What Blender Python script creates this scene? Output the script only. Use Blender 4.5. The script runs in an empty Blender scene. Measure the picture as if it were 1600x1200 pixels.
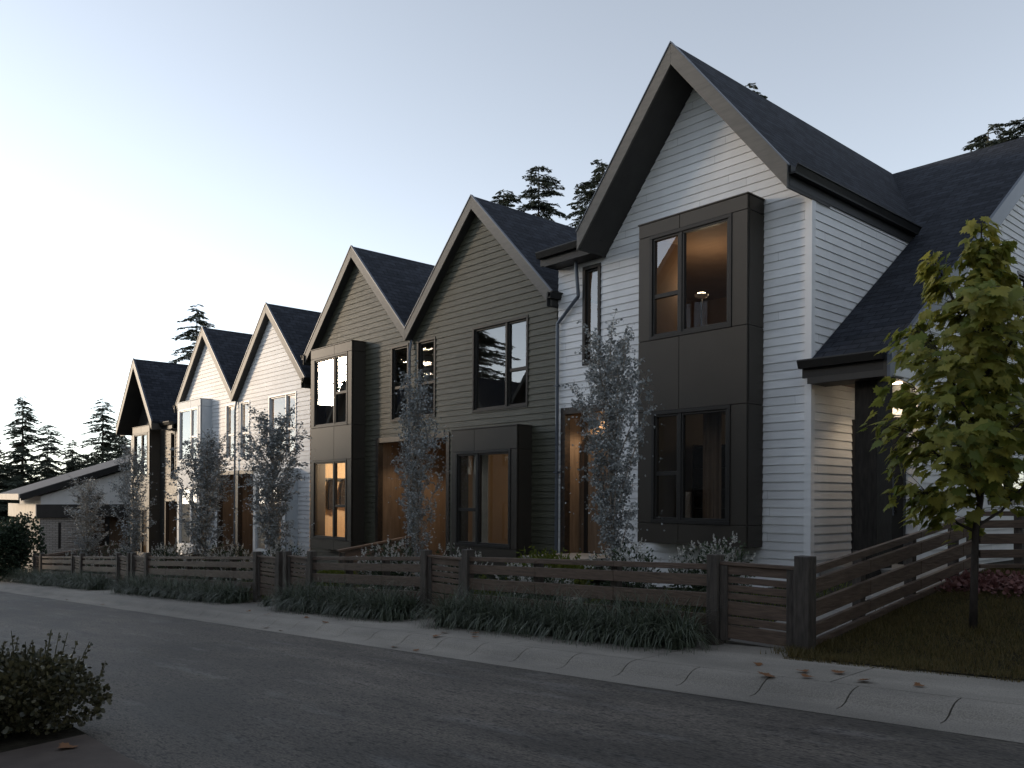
import bpy, bmesh, math, random
from math import sin, cos, pi, radians, sqrt, atan2
from mathutils import Vector, Matrix
random.seed(7)
SC = bpy.context.scene
COL = SC.collection
ZC = 1.45                      # camera height

# ------------------------------------------------------------------ helpers
class MB:
    def __init__(s): s.v = []; s.f = []; s.mi = []
    def q(s, *pts, m=0):
        n = len(s.v); s.v += [tuple(p) for p in pts]; s.f.append(tuple(range(n, n+len(pts)))); s.mi.append(m)
    def box(s, x0, x1, y0, y1, z0, z1, m=0):
        if x0 > x1: x0, x1 = x1, x0
        if y0 > y1: y0, y1 = y1, y0
        if z0 > z1: z0, z1 = z1, z0
        s.hexa([(x0,y0,z0),(x1,y0,z0),(x1,y1,z0),(x0,y1,z0)], [(x0,y0,z1),(x1,y0,z1),(x1,y1,z1),(x0,y1,z1)], m)
    def hexa(s, b, t, m=0):
        n = len(s.v); s.v += [tuple(p) for p in b] + [tuple(p) for p in t]; k = len(b)
        s.f.append(tuple(n+i for i in reversed(range(k)))); s.f.append(tuple(n+k+i for i in range(k)))
        for i in range(k):
            j = (i+1) % k; s.f.append((n+i, n+j, n+k+j, n+k+i))
        s.mi += [m]*(k+2)
    def pbox(s, F, t0, t1, z0, z1, o0, o1, m=0):
        s.hexa([F(t0,z0,o0),F(t1,z0,o0),F(t1,z0,o1),F(t0,z0,o1)], [F(t0,z1,o0),F(t1,z1,o0),F(t1,z1,o1),F(t0,z1,o1)], m)
    def prism(s, prof, axis, a, b, m=0):
        # prof: 2-D outline; axis 'X' -> prof is (y,z); 'Y' -> prof is (x,z)
        g = (lambda p, w: (w, p[0], p[1])) if axis == 'X' else (lambda p, w: (p[0], w, p[1]))
        s.hexa([g(p, a) for p in prof], [g(p, b) for p in prof], m)
    def tube(s, pts, rads, n=6, m=0):
        base = len(s.v); P = [Vector(p) for p in pts]
        for i, p in enumerate(P):
            d = (P[min(i+1, len(P)-1)] - P[max(i-1, 0)])
            if d.length < 1e-6: d = Vector((0,0,1))
            d.normalize(); a = d.orthogonal().normalized() if abs(d.z) < .95 else Vector((1,0,0)); a = (a - d*a.dot(d)).normalized(); b = d.cross(a)
            for k in range(n):
                w = 2*pi*k/n; s.v.append(tuple(p + (a*cos(w)+b*sin(w))*rads[i]))
        for i in range(len(P)-1):
            for k in range(n):
                k2 = (k+1) % n; s.f.append((base+i*n+k, base+i*n+k2, base+(i+1)*n+k2, base+(i+1)*n+k)); s.mi.append(m)
        s.f.append(tuple(base+k for k in reversed(range(n)))); s.f.append(tuple(base+(len(P)-1)*n+k for k in range(n))); s.mi += [m, m]

W = {}          # world offset of every empty / object
def thing(name, label, cat, loc=(0,0,0), group=None, kind=None):
    o = bpy.data.objects.new(name, None); COL.objects.link(o); o.location = loc; o.empty_display_size = .2
    W[o.name] = Vector(loc); tag(o, label, cat, group, kind); return o
def tag(o, label=None, cat=None, group=None, kind=None):
    if label: o['label'] = label
    if cat: o['category'] = cat
    if group: o['group'] = group
    if kind: o['kind'] = kind
    return o
def build(name, mb, mats, parent=None, bevel=0, smooth=False, origin=None):
    if not isinstance(mats, (list, tuple)): mats = [mats]
    off = W[parent.name] if parent else Vector(origin or (0,0,0))
    me = bpy.data.meshes.new(name)
    me.from_pydata([(x-off.x, y-off.y, z-off.z) for x, y, z in mb.v], [], mb.f)
    for m in mats: me.materials.append(m)
    if len(mats) > 1: me.polygons.foreach_set('material_index', mb.mi)
    bm = bmesh.new(); bm.from_mesh(me)
    if bevel or len(mb.f) < 20000 and name not in NOCALC: bmesh.ops.recalc_face_normals(bm, faces=bm.faces)
    bm.to_mesh(me); bm.free()
    if smooth: me.polygons.foreach_set('use_smooth', [True]*len(me.polygons))
    o = bpy.data.objects.new(name, me); COL.objects.link(o)
    if parent: o.parent = parent
    else: o.location = off
    W[o.name] = off
    if bevel:
        b = o.modifiers.new('Bevel', 'BEVEL'); b.width = bevel; b.segments = 2; b.limit_method = 'ANGLE'; b.angle_limit = radians(40); b.harden_normals = False
    me.update(); return o
NOCALC = {'crown', 'foliage', 'leaves', 'grass', 'flowers'}
def dup(root, loc, rotz=0, scale=1, label=None, group=None):
    r = root.copy(); COL.objects.link(r); r.location = loc; r.rotation_euler = (0,0,rotz)
    r.scale = (scale,)*3 if not isinstance(scale, tuple) else scale
    if label: r['label'] = label
    if group: r['group'] = group
    for ch in list(root.children):
        c = ch.copy(); COL.objects.link(c); c.parent = r
        for g in list(ch.children):
            d = g.copy(); COL.objects.link(d); d.parent = c
    return r

# ------------------------------------------------------------------ materials
def nodes(name):
    m = bpy.data.materials.new(name); m.use_nodes = True; nt = m.node_tree
    return m, nt, nt.nodes['Principled BSDF']
def N(nt, t, **kw):
    n = nt.nodes.new(t)
    for k, v in kw.items():
        if k in n.inputs.keys(): n.inputs[k].default_value = v
        else: setattr(n, k, v)
    return n
def mat(name, col, rough=.6, spec=.5, var=.12, vs=3., vstretch=(1,1,1), bump=0, bs=20., bstretch=(1,1,1), bdist=.01, metal=0, col2=None, detail=6., rvar=0):
    m, nt, b = nodes(name); L = nt.links
    tc = N(nt, 'ShaderNodeTexCoord')
    def noise(scale, stretch, det):
        mp = N(nt, 'ShaderNodeMapping'); mp.inputs['Scale'].default_value = stretch; L.new(tc.outputs['Object'], mp.inputs[0])
        n = N(nt, 'ShaderNodeTexNoise'); n.inputs['Scale'].default_value = scale; n.inputs['Detail'].default_value = det; L.new(mp.outputs[0], n.inputs['Vector']); return n
    c2 = col2 or tuple(c*(1+var) for c in col); c1 = tuple(c*(1-var) for c in col)
    n = noise(vs, vstretch, detail); r = N(nt, 'ShaderNodeValToRGB')
    r.color_ramp.elements[0].position = .32; r.color_ramp.elements[1].position = .68
    r.color_ramp.elements[0].color = (*c1, 1); r.color_ramp.elements[1].color = (*c2, 1)
    L.new(n.outputs['Fac'], r.inputs[0]); L.new(r.outputs[0], b.inputs['Base Color'])
    b.inputs['Roughness'].default_value = rough; b.inputs['Metallic'].default_value = metal
    b.inputs['Specular IOR Level'].default_value = spec
    if rvar:
        mr = N(nt, 'ShaderNodeMapRange'); mr.inputs[3].default_value = rough-rvar; mr.inputs[4].default_value = rough+rvar
        L.new(n.outputs['Fac'], mr.inputs[0]); L.new(mr.outputs[0], b.inputs['Roughness'])
    if bump:
        n2 = noise(bs, bstretch, 5.); bp = N(nt, 'ShaderNodeBump'); bp.inputs['Strength'].default_value = bump; bp.inputs['Distance'].default_value = bdist
        L.new(n2.outputs['Fac'], bp.inputs['Height']); L.new(bp.outputs[0], b.inputs['Normal'])
    return m
def shingle(name, axis):
    m, nt, b = nodes(name); L = nt.links
    tc = N(nt, 'ShaderNodeTexCoord'); sp = N(nt, 'ShaderNodeSeparateXYZ'); L.new(tc.outputs['Object'], sp.inputs[0])
    mul = N(nt, 'ShaderNodeMath', operation='MULTIPLY'); mul.inputs[1].default_value = 1.4 if axis == 'Y' else 1.7; L.new(sp.outputs['Z'], mul.inputs[0])
    cb = N(nt, 'ShaderNodeCombineXYZ'); L.new(sp.outputs['Y' if axis == 'Y' else 'X'], cb.inputs[0]); L.new(mul.outputs[0], cb.inputs[1])
    br = N(nt, 'ShaderNodeTexBrick'); L.new(cb.outputs[0], br.inputs['Vector'])
    br.inputs['Scale'].default_value = 1.0; br.inputs['Brick Width'].default_value = .32; br.inputs['Row Height'].default_value = .15
    br.inputs['Mortar Size'].default_value = .008; br.inputs['Mortar Smooth'].default_value = .3; br.inputs['Bias'].default_value = 0; br.offset_frequency = 2
    br.inputs['Color1'].default_value = (.017,.020,.027,1); br.inputs['Color2'].default_value = (.033,.037,.048,1); br.inputs['Mortar'].default_value = (.010,.011,.013,1)
    nz = N(nt, 'ShaderNodeTexNoise'); nz.inputs['Scale'].default_value = 9; nz.inputs['Detail'].default_value = 8; L.new(tc.outputs['Object'], nz.inputs['Vector'])
    mx = N(nt, 'ShaderNodeMixRGB', blend_type='OVERLAY'); mx.inputs[0].default_value = .7; L.new(br.outputs['Color'], mx.inputs[1]); L.new(nz.outputs['Fac'], mx.inputs[2])
    L.new(mx.outputs[0], b.inputs['Base Color']); b.inputs['Roughness'].default_value = .88; b.inputs['Specular IOR Level'].default_value = .15
    # saw-tooth height per course, so every row laps over the one below
    dv = N(nt, 'ShaderNodeMath', operation='DIVIDE'); dv.inputs[1].default_value = .15; L.new(mul.outputs[0], dv.inputs[0])
    fr = N(nt, 'ShaderNodeMath', operation='FRACT'); L.new(dv.outputs[0], fr.inputs[0])
    inv = N(nt, 'ShaderNodeMath', operation='SUBTRACT'); inv.inputs[0].default_value = 1; L.new(fr.outputs[0], inv.inputs[1])
    fine = N(nt, 'ShaderNodeTexNoise'); fine.inputs['Scale'].default_value = 90; L.new(tc.outputs['Object'], fine.inputs['Vector'])
    ad = N(nt, 'ShaderNodeMath', operation='MULTIPLY_ADD'); ad.inputs[1].default_value = .25; L.new(fine.outputs['Fac'], ad.inputs[0]); L.new(inv.outputs[0], ad.inputs[2])
    ad2 = N(nt, 'ShaderNodeMath', operation='MULTIPLY_ADD'); ad2.inputs[1].default_value = -.6; L.new(br.outputs['Fac'], ad2.inputs[0]); L.new(ad.outputs[0], ad2.inputs[2])
    bp = N(nt, 'ShaderNodeBump'); bp.inputs['Strength'].default_value = .9; bp.inputs['Distance'].default_value = .012
    L.new(ad2.outputs[0], bp.inputs['Height']); L.new(bp.outputs[0], b.inputs['Normal']); return m
def brickmat(name):
    m, nt, b = nodes(name); L = nt.links
    tc = N(nt, 'ShaderNodeTexCoord'); sp = N(nt, 'ShaderNodeSeparateXYZ'); L.new(tc.outputs['Object'], sp.inputs[0])
    ad = N(nt, 'ShaderNodeMath', operation='ADD'); L.new(sp.outputs['X'], ad.inputs[0]); L.new(sp.outputs['Y'], ad.inputs[1])
    cb = N(nt, 'ShaderNodeCombineXYZ'); L.new(ad.outputs[0], cb.inputs[0]); L.new(sp.outputs['Z'], cb.inputs[1])
    br = N(nt, 'ShaderNodeTexBrick'); L.new(cb.outputs[0], br.inputs['Vector'])
    br.inputs['Scale'].default_value = 1.; br.inputs['Brick Width'].default_value = .24; br.inputs['Row Height'].default_value = .08; br.inputs['Mortar Size'].default_value = .009
    br.inputs['Color1'].default_value = (.36,.33,.295,1); br.inputs['Color2'].default_value = (.46,.42,.38,1); br.inputs['Mortar'].default_value = (.17,.16,.15,1)
    L.new(br.outputs['Color'], b.inputs['Base Color']); b.inputs['Roughness'].default_value = .85
    bp = N(nt, 'ShaderNodeBump'); bp.invert = True; bp.inputs['Strength'].default_value = .8; bp.inputs['Distance'].default_value = .01; L.new(br.outputs['Fac'], bp.inputs['Height']); L.new(bp.outputs[0], b.inputs['Normal'])
    return m
def glassmat(name, refl, tint=(.86,.88,.88)):
    m, nt, b = nodes(name); nt.nodes.remove(b); L = nt.links; out = nt.nodes['Material Output']
    tr = N(nt, 'ShaderNodeBsdfTransparent'); tr.inputs[0].default_value = (*tint, 1)
    gl = N(nt, 'ShaderNodeBsdfGlossy'); gl.inputs['Roughness'].default_value = .0; gl.inputs[0].default_value = (.95,.97,1,1)
    ge = N(nt, 'ShaderNodeNewGeometry'); dt = N(nt, 'ShaderNodeVectorMath', operation='DOT_PRODUCT'); L.new(ge.outputs['Normal'], dt.inputs[0]); L.new(ge.outputs['Incoming'], dt.inputs[1])
    ab = N(nt, 'ShaderNodeMath', operation='ABSOLUTE'); L.new(dt.outputs['Value'], ab.inputs[0]); iv = N(nt, 'ShaderNodeMath', operation='SUBTRACT'); iv.inputs[0].default_value = 1; L.new(ab.outputs[0], iv.inputs[1])
    pw = N(nt, 'ShaderNodeMath', operation='POWER'); pw.inputs[1].default_value = 4.5; L.new(iv.outputs[0], pw.inputs[0])
    lw = N(nt, 'ShaderNodeMapRange'); lw.inputs[3].default_value = refl; lw.inputs[4].default_value = 1.0; L.new(pw.outputs[0], lw.inputs[0])   # symmetric Schlick term
    mx = N(nt, 'ShaderNodeMixShader'); L.new(lw.outputs[0], mx.inputs[0]); L.new(tr.outputs[0], mx.inputs[1]); L.new(gl.outputs[0], mx.inputs[2]); L.new(mx.outputs[0], out.inputs[0]); return m
def emit(name, col, st):
    m, nt, b = nodes(name); b.inputs['Base Color'].default_value = (.8,.8,.8,1); b.inputs['Emission Color'].default_value = (*col, 1); b.inputs['Emission Strength'].default_value = st; return m
def leafmat(name, col, col2, rough=.5, spec=.5, trans=.25, vs=.9):
    m, nt, b = nodes(name); L = nt.links; out = nt.nodes['Material Output']
    g = N(nt, 'ShaderNodeNewGeometry'); r = N(nt, 'ShaderNodeValToRGB'); r.color_ramp.elements[0].color = (*col,1); r.color_ramp.elements[1].color = (*col2,1)
    L.new(g.outputs['Random Per Island'], r.inputs[0]); L.new(r.outputs[0], b.inputs['Base Color'])
    b.inputs['Roughness'].default_value = rough; b.inputs['Specular IOR Level'].default_value = spec
    t = N(nt, 'ShaderNodeBsdfTranslucent'); L.new(r.outputs[0], t.inputs[0]); mx = N(nt, 'ShaderNodeMixShader'); mx.inputs[0].default_value = trans
    L.new(b.outputs[0], mx.inputs[1]); L.new(t.outputs[0], mx.inputs[2]); L.new(mx.outputs[0], out.inputs[0]); return m

def plankmat(name, col, rough, var, bump, bs, bdist):
    m = mat(name, col, rough, .4, var, 1.5, (1,1,4), bump, bs, (1,1,14), bdist); nt = m.node_tree; L = nt.links; b = nt.nodes['Principled BSDF']
    src = b.inputs['Base Color'].links[0].from_socket
    tc = N(nt, 'ShaderNodeTexCoord'); sp = N(nt, 'ShaderNodeSeparateXYZ'); ge = N(nt, 'ShaderNodeNewGeometry'); L.new(ge.outputs['Position'], sp.inputs[0])
    def mth(op, a, bb=None):
        n = N(nt, 'ShaderNodeMath', operation=op)
        for i, v in enumerate((a, bb)):
            if v is None: continue
            if isinstance(v, (int, float)): n.inputs[i].default_value = v
            else: L.new(v, n.inputs[i])
        return n.outputs[0]
    row = mth('FLOOR', mth('DIVIDE', sp.outputs['Z'], .1315)); wn = N(nt, 'ShaderNodeTexWhiteNoise', noise_dimensions='1D'); L.new(row, wn.inputs['W'])
    run = mth('ADD', mth('DIVIDE', mth('ADD', sp.outputs['X'], sp.outputs['Y']), 3.66), mth('MULTIPLY', wn.outputs['Value'], 7.3))
    cb = N(nt, 'ShaderNodeCombineXYZ'); L.new(mth('FLOOR', run), cb.inputs[0]); L.new(row, cb.inputs[1])
    w2 = N(nt, 'ShaderNodeTexWhiteNoise', noise_dimensions='2D'); L.new(cb.outputs[0], w2.inputs['Vector'])
    tone = mth('ADD', mth('MULTIPLY', w2.outputs['Value'], .14), .90)
    joint = mth('ADD', mth('MULTIPLY', mth('GREATER_THAN', mth('FRACT', run), .0012), .55), .45)
    st = N(nt, 'ShaderNodeTexNoise'); st.inputs['Scale'].default_value = 1.1; st.inputs['Detail'].default_value = 7; mp = N(nt, 'ShaderNodeMapping'); mp.inputs['Scale'].default_value = (2.2,2.2,.5); L.new(tc.outputs['Object'], mp.inputs[0]); L.new(mp.outputs[0], st.inputs['Vector'])
    wear = mth('ADD', mth('MULTIPLY', st.outputs['Fac'], .22), .88)
    k = mth('MULTIPLY', mth('MULTIPLY', tone, joint), wear)
    mx = N(nt, 'ShaderNodeMixRGB', blend_type='MULTIPLY'); mx.inputs[0].default_value = 1; L.new(src, mx.inputs[1]); L.new(k, mx.inputs[2]); L.new(mx.outputs[0], b.inputs['Base Color']); return m
M = dict(
 white = plankmat('white_siding', (.80,.80,.80), .55, .04, .28, 5, .012),
 green = plankmat('green_siding', (.068,.067,.045), .5, .10, .6, 4, .02),
 charcoal = plankmat('charcoal_siding', (.040,.038,.034), .5, .10, .5, 4, .02),
 trim_white = mat('white_trim', (.82,.82,.82), .5, .4, .04),
 pale = mat('pale_grey_panel', (.50,.54,.58), .55, .4, .03, 6),
 pale_frame = mat('pale_window_frame', (.55,.57,.59), .4, .5, .03),
 panel = mat('bronze_panel', (.044,.037,.029), .5, .35, .06, 2, (1,1,1), .05, 60),
 frame = mat('dark_window_frame', (.022,.020,.018), .5, .3, .05),
 rake = mat('painted_rake_wood', (.082,.077,.068), .55, .5, .16, 3, (1.,6,6), .35, 14, (1,8,8), .006),
 soffit = mat('dark_soffit', (.035,.033,.031), .6, .4, .1, 4),
 gutter = mat('black_gutter', (.018,.018,.018), .5, .3, .05),
 pipe = mat('blue_grey_metal', (.10,.115,.14), .35, .5, .05, metal=.3),
 flash = mat('roof_edge_metal', (.075,.09,.115), .4, .5, .05, metal=.2),
 shY = shingle('shingles_side_slope', 'Y'), shX = shingle('shingles_street_slope', 'X'),
 wood = mat('warm_wood_panel', (.165,.112,.074), .5, .4, .22, 3, (6,6,.6), .15, 10, (6,6,.5), .004),
 niche = mat('dark_stained_frame', (.022,.018,.016), .45, .5, .5, 18, (1,1,1), .5, 30, (1,1,1), .006, col2=(.042,.026,.016)),
 brownroom = mat('brown_room', (.26,.165,.105), .7, .2, .06),
 plaster = mat('warm_plaster', (.55,.42,.29), .8, .2, .04),
 dimplaster = mat('grey_plaster', (.36,.31,.26), .8, .2, .05),
 woodfloor = mat('interior_floor', (.20,.13,.08), .5, .4, .1),
 post = mat('dark_wood_upright', (.066,.055,.047), .6, .4, .35, 6, (6,6,1), .9, 9, (5,5,.8), .010, detail=8),
 board = mat('dark_wood_board', (.118,.082,.061), .55, .4, .3, 5, (1,1,9), .8, 7, (1,1,10), .008, detail=8),
 asphalt = None, concrete = None,
 bark = mat('pale_bark', (.30,.26,.22), .8, .3, .25, 8, (3,3,1), .5, 20, (3,3,1), .01),
 darkbark = mat('dark_bark', (.045,.036,.030), .8, .3, .25, 10, (3,3,1), .5, 20, (3,3,1), .01),
 aspen = leafmat('silver_leaf', (.165,.18,.18), (.42,.44,.44), .45, .6, .18),
 maple = leafmat('maple_leaf', (.15,.195,.04), (.40,.36,.075), .5, .35, .5),
 dryleaf = leafmat('dry_leaf', (.13,.055,.024), (.25,.12,.05), .7, .3, .1),
 needle = leafmat('needle', (.036,.047,.038), (.085,.10,.075), .7, .3, .15),
 grassy = leafmat('strappy_blade', (.040,.058,.036), (.135,.155,.105), .45, .5, .15),
 lawn = leafmat('lawn_blade', (.050,.052,.017), (.20,.145,.055), .6, .3, .25),
 shrub = leafmat('shrub_leaf', (.022,.038,.018), (.06,.085,.04), .5, .4, .2),
 lime = leafmat('lime_leaf', (.075,.105,.014), (.15,.17,.03), .6, .3, .3),
 petal = leafmat('petal', (.42,.41,.38), (.62,.60,.56), .7, .2, .2),
 box = leafmat('glossy_leaf', (.030,.034,.018), (.125,.108,.052), .4, .6, .15),
 hedge = leafmat('hedge_leaf', (.018,.034,.020), (.05,.075,.045), .5, .4, .2),
 red = leafmat('reddish_leaf', (.12,.045,.040), (.25,.12,.11), .6, .3, .2),
 colwood = mat('dark_column_wood', (.026,.023,.020), .75, .15, .3, 6, (6,6,1), .6, 9, (5,5,.8), .006),
 browncloth = mat('brown_cloth', (.20,.13,.085), .9, .1, .1, 4, bump=.3, bs=40, bdist=.005),
 soil = mat('soil', (.030,.026,.018), .95, .1, .4, 8, bump=.8, bs=20, bdist=.03),
 slab = mat('path_slab', (.24,.225,.205), .8, .3, .12, 2, bump=.3, bs=80, bdist=.004),
 brick = brickmat('pale_brick'),
 render = mat('white_render', (.74,.73,.71), .8, .2, .04),
 greyroof = mat('grey_roof', (.085,.08,.08), .7, .4, .08, 6),
 cream = mat('cream_fascia', (.55,.49,.42), .6, .3, .08),
 fabric = mat('dark_cloth', (.03,.024,.02), .9, .1, .3, 12, bump=.6, bs=14, bdist=.02),
 linen = mat('pale_linen', (.50,.42,.33), .9, .1, .1, 4, bump=.5, bs=6, bdist=.03),
 black = mat('black_metal', (.015,.015,.015), .4, .5, .05),
 brown_pave = mat('brown_paving', (.085,.066,.055), .8, .3, .18, 5, bump=.4, bs=60, bdist=.004),
)
M['glass'] = glassmat('window_glass', .15)
M['lamp'] = emit('warm_lamp', (1,.78,.5), 9)
M['led'] = emit('warm_led', (1,.8,.55), 10)
def ground_mat(name, col, spk, rough, kind):
    m, nt, b = nodes(name); L = nt.links; tc = N(nt, 'ShaderNodeTexCoord')
    def nz(s, st, det=6):
        mp = N(nt, 'ShaderNodeMapping'); mp.inputs['Scale'].default_value = st; L.new(tc.outputs['Object'], mp.inputs[0])
        n = N(nt, 'ShaderNodeTexNoise'); n.inputs['Scale'].default_value = s; n.inputs['Detail'].default_value = det; L.new(mp.outputs[0], n.inputs['Vector']); return n
    big = nz(.35, (.5,1.6,1), 4); mid = nz(2.2, (.35,1.5,1), 6); fine = nz(60 if kind == 'road' else 95, (.6,1.5,1) if kind == 'road' else (1,1,1), 3)
    def ramp(n, lo, hi, c0, c1):
        r = N(nt, 'ShaderNodeValToRGB'); r.color_ramp.elements[0].position = lo; r.color_ramp.elements[1].position = hi; r.color_ramp.elements[0].color = (*c0,1); r.color_ramp.elements[1].color = (*c1,1); L.new(n.outputs['Fac'], r.inputs[0]); return r
    g = lambda k: (k,k,k)
    rd = kind == 'road'
    a = ramp(big, .35, .65, g(.62 if rd else .75), g(1.4 if rd else 1.2)); c = ramp(mid, .3, .7, g(.62 if rd else .8), g(1.4 if rd else 1.2)); d = ramp(fine, .3, .7, g(1-spk), g(1+spk))
    m1 = N(nt, 'ShaderNodeMixRGB', blend_type='MULTIPLY'); m1.inputs[0].default_value = 1; m1.inputs[1].default_value = (*col,1); L.new(a.outputs[0], m1.inputs[2])
    m2 = N(nt, 'ShaderNodeMixRGB', blend_type='MULTIPLY'); m2.inputs[0].default_value = 1; L.new(m1.outputs[0], m2.inputs[1]); L.new(c.outputs[0], m2.inputs[2])
    m3 = N(nt, 'ShaderNodeMixRGB', blend_type='MULTIPLY'); m3.inputs[0].default_value = 1; L.new(m2.outputs[0], m3.inputs[1]); L.new(d.outputs[0], m3.inputs[2])
    last = m3
    if kind == 'road':      # worn pale scuffs and dark pits
        sc = nz(1.8, (.5,2.6,1), 10); sr = ramp(sc, .57, .72, g(0), g(1)); pit = nz(20, (.6,2.2,1), 5); pr = ramp(pit, .54, .64, g(1), g(.3))
        m4 = N(nt, 'ShaderNodeMixRGB', blend_type='ADD'); L.new(sr.outputs[0], m4.inputs[0]); L.new(m3.outputs[0], m4.inputs[1]); m4.inputs[2].default_value = (.045,.045,.047,1)
        m5 = N(nt, 'ShaderNodeMixRGB', blend_type='MULTIPLY'); m5.inputs[0].default_value = 1; L.new(m4.outputs[0], m5.inputs[1]); L.new(pr.outputs[0], m5.inputs[2]); last = m5
    L.new(last.outputs[0], b.inputs['Base Color'])
    rr = N(nt, 'ShaderNodeMapRange'); rr.inputs[3].default_value = rough-.12; rr.inputs[4].default_value = rough+.12; L.new(mid.outputs['Fac'], rr.inputs[0]); L.new(rr.outputs[0], b.inputs['Roughness'])
    bp = N(nt, 'ShaderNodeBump'); bp.inputs['Strength'].default_value = .55; bp.inputs['Distance'].default_value = .006; L.new(fine.outputs['Fac'], bp.inputs['Height']); L.new(bp.outputs[0], b.inputs['Normal']); return m
M['asphalt'] = ground_mat('asphalt', (.086,.074,.062), .6, .78, 'road')
M['concrete'] = ground_mat('concrete', (.25,.228,.197), .26, .85, 'conc')
M['ground'] = mat('rough_ground', (.05,.048,.03), .95, .1, .4, .6, bump=.6, bs=3, bdist=.1)

# ------------------------------------------------------------------ ground
def G(x):
    t = -4.04 - x
    if t <= -12: return .67
    if t <= 66: return -.056*t
    return -.056*(66 + 8*(1-math.exp(-(t-66)/8)))
def K(x):
    return .05 + .06*min(1, max(0, (x+7.5)/2.5))
def Zy(x, y):                      # yard surface behind the fence line
    return G(x) + K(x)*min(max(y-7.33, 0), 4.4)
def strip(name, prof, xs, m, flip=False, label=None):
    mb = MB()
    for a, b in zip(xs[:-1], xs[1:]):
        for (y0, d0), (y1, d1) in zip(prof[:-1], prof[1:]):
            mb.q((a,y0,G(a)+d0), (b,y0,G(b)+d0), (b,y1,G(b)+d1), (a,y1,G(a)+d1))
    return tag(build(name, mb, m), kind='structure')
XS = [-120,-100,-90,-80,-70] + [-60+2*i for i in range(36)] + [14]
strip('road', [(-3.2,-.15),(1.0,-.145),(3.4,-.125),(5.0,-.135),(5.70,-.14)], XS, M['asphalt'])
strip('gutter_strip', [(5.62,-.136),(5.80,-.13)], XS, M['concrete'])
mb = MB()
x = 10.
kp = [(5.80,-.134),(5.89,-.130),(5.95,-.108),(6.0,-.068),(6.05,-.040),(6.10,-.027),(6.17,-.02)]
while x > -62:                      # rolled kerb, cast in separate lengths
    w = .72; a, b = x, x-w+.012
    for (y0,d0),(y1,d1) in zip(kp[:-1], kp[1:]):
        mb.q((a,y0,G(a)+d0),(b,y0,G(b)+d0),(b,y1,G(b)+d1),(a,y1,G(a)+d1))
    for e in (a, b):
        mb.q(*[(e,y,G(e)+d) for y,d in kp], (e,6.17,G(e)-.2), (e,5.80,G(e)-.2))
    x -= w
tag(build('kerb', mb, M['concrete']), kind='structure')
mb = MB(); x = 12.
while x > -62:                      # pavement slabs
    w = 1.9; a, b = x, x-w+.012
    for (y0,d0),(y1,d1) in [((6.18,-.02),(6.55,-.012)),((6.55,-.012),(7.42,.0))]:
        mb.hexa([(a,y0,G(a)-.2),(b,y0,G(b)-.2),(b,y1,G(b)-.2),(a,y1,G(a)-.2)], [(a,y0,G(a)+d0),(b,y0,G(b)+d0),(b,y1,G(b)+d1),(a,y1,G(a)+d1)])
    x -= w
tag(build('pavement', mb, M['concrete']), kind='structure')
strip('joint_bed', [(5.75,-.19),(7.4,-.06)], XS, M['soil'])
mb = MB(); ys = [7.40,8,9,10,11,11.75,14,18,24,34]
yx = [-60+2*i for i in range(24)] + [-12,-10,-9,-8,-7.5,-7,-6.5,-6,-5.5,-5,-4.5,-4,-3,-2,0,4,14]
for a,b in zip(yx[:-1],yx[1:]):
    for c,d in zip(ys[:-1],ys[1:]):
        mb.q((a,c,Zy(a,c)-.03),(b,c,Zy(b,c)-.03),(b,d,Zy(b,d)-.03),(a,d,Zy(a,d)-.03))
tag(build('yard', mb, M['soil']), kind='structure')
mb = MB(); gx = [-600,-300,-160,-120,-100,-85,-75,-65,-55,-45,-35,-25,-15,-5,5,15,40,120,400]; gy = [-300,-120,-60,-40,-30,-22,-15,-8,0,2,6,12,20,30,60,120,300]
for a,b in zip(gx[:-1],gx[1:]):
    for c,d in zip(gy[:-1],gy[1:]):
        mb.q((a,c,G(a)-.32),(b,c,G(b)-.32),(b,d,G(b)-.32),(a,d,G(a)-.32))
tag(build('ground', mb, M['ground']), kind='structure')
# brown paved driveway corner on the near side, and the bed beside it
mb = MB()
def near(x, y, d): return (x, y, G(x)+d)
dp = [(-6.32,1.68),(-5.2,-2.9),(3,-2.9),(3,1.68)]
mb.hexa([near(x,y,-.3) for x,y in dp], [near(x,y,-.085) for x,y in dp])
tag(build('driveway', mb, M['brown_pave'], bevel=.01), kind='structure')
mb = MB()
dp = [(-6.335,1.70),(-14,1.70),(-14,-2.9),(-5.22,-2.9)]
mb.hexa([near(x,y,-.3) for x,y in dp], [near(x,y,-.10) for x,y in dp])
tag(build('planting_bed', mb, M['soil']), kind='structure')

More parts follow.
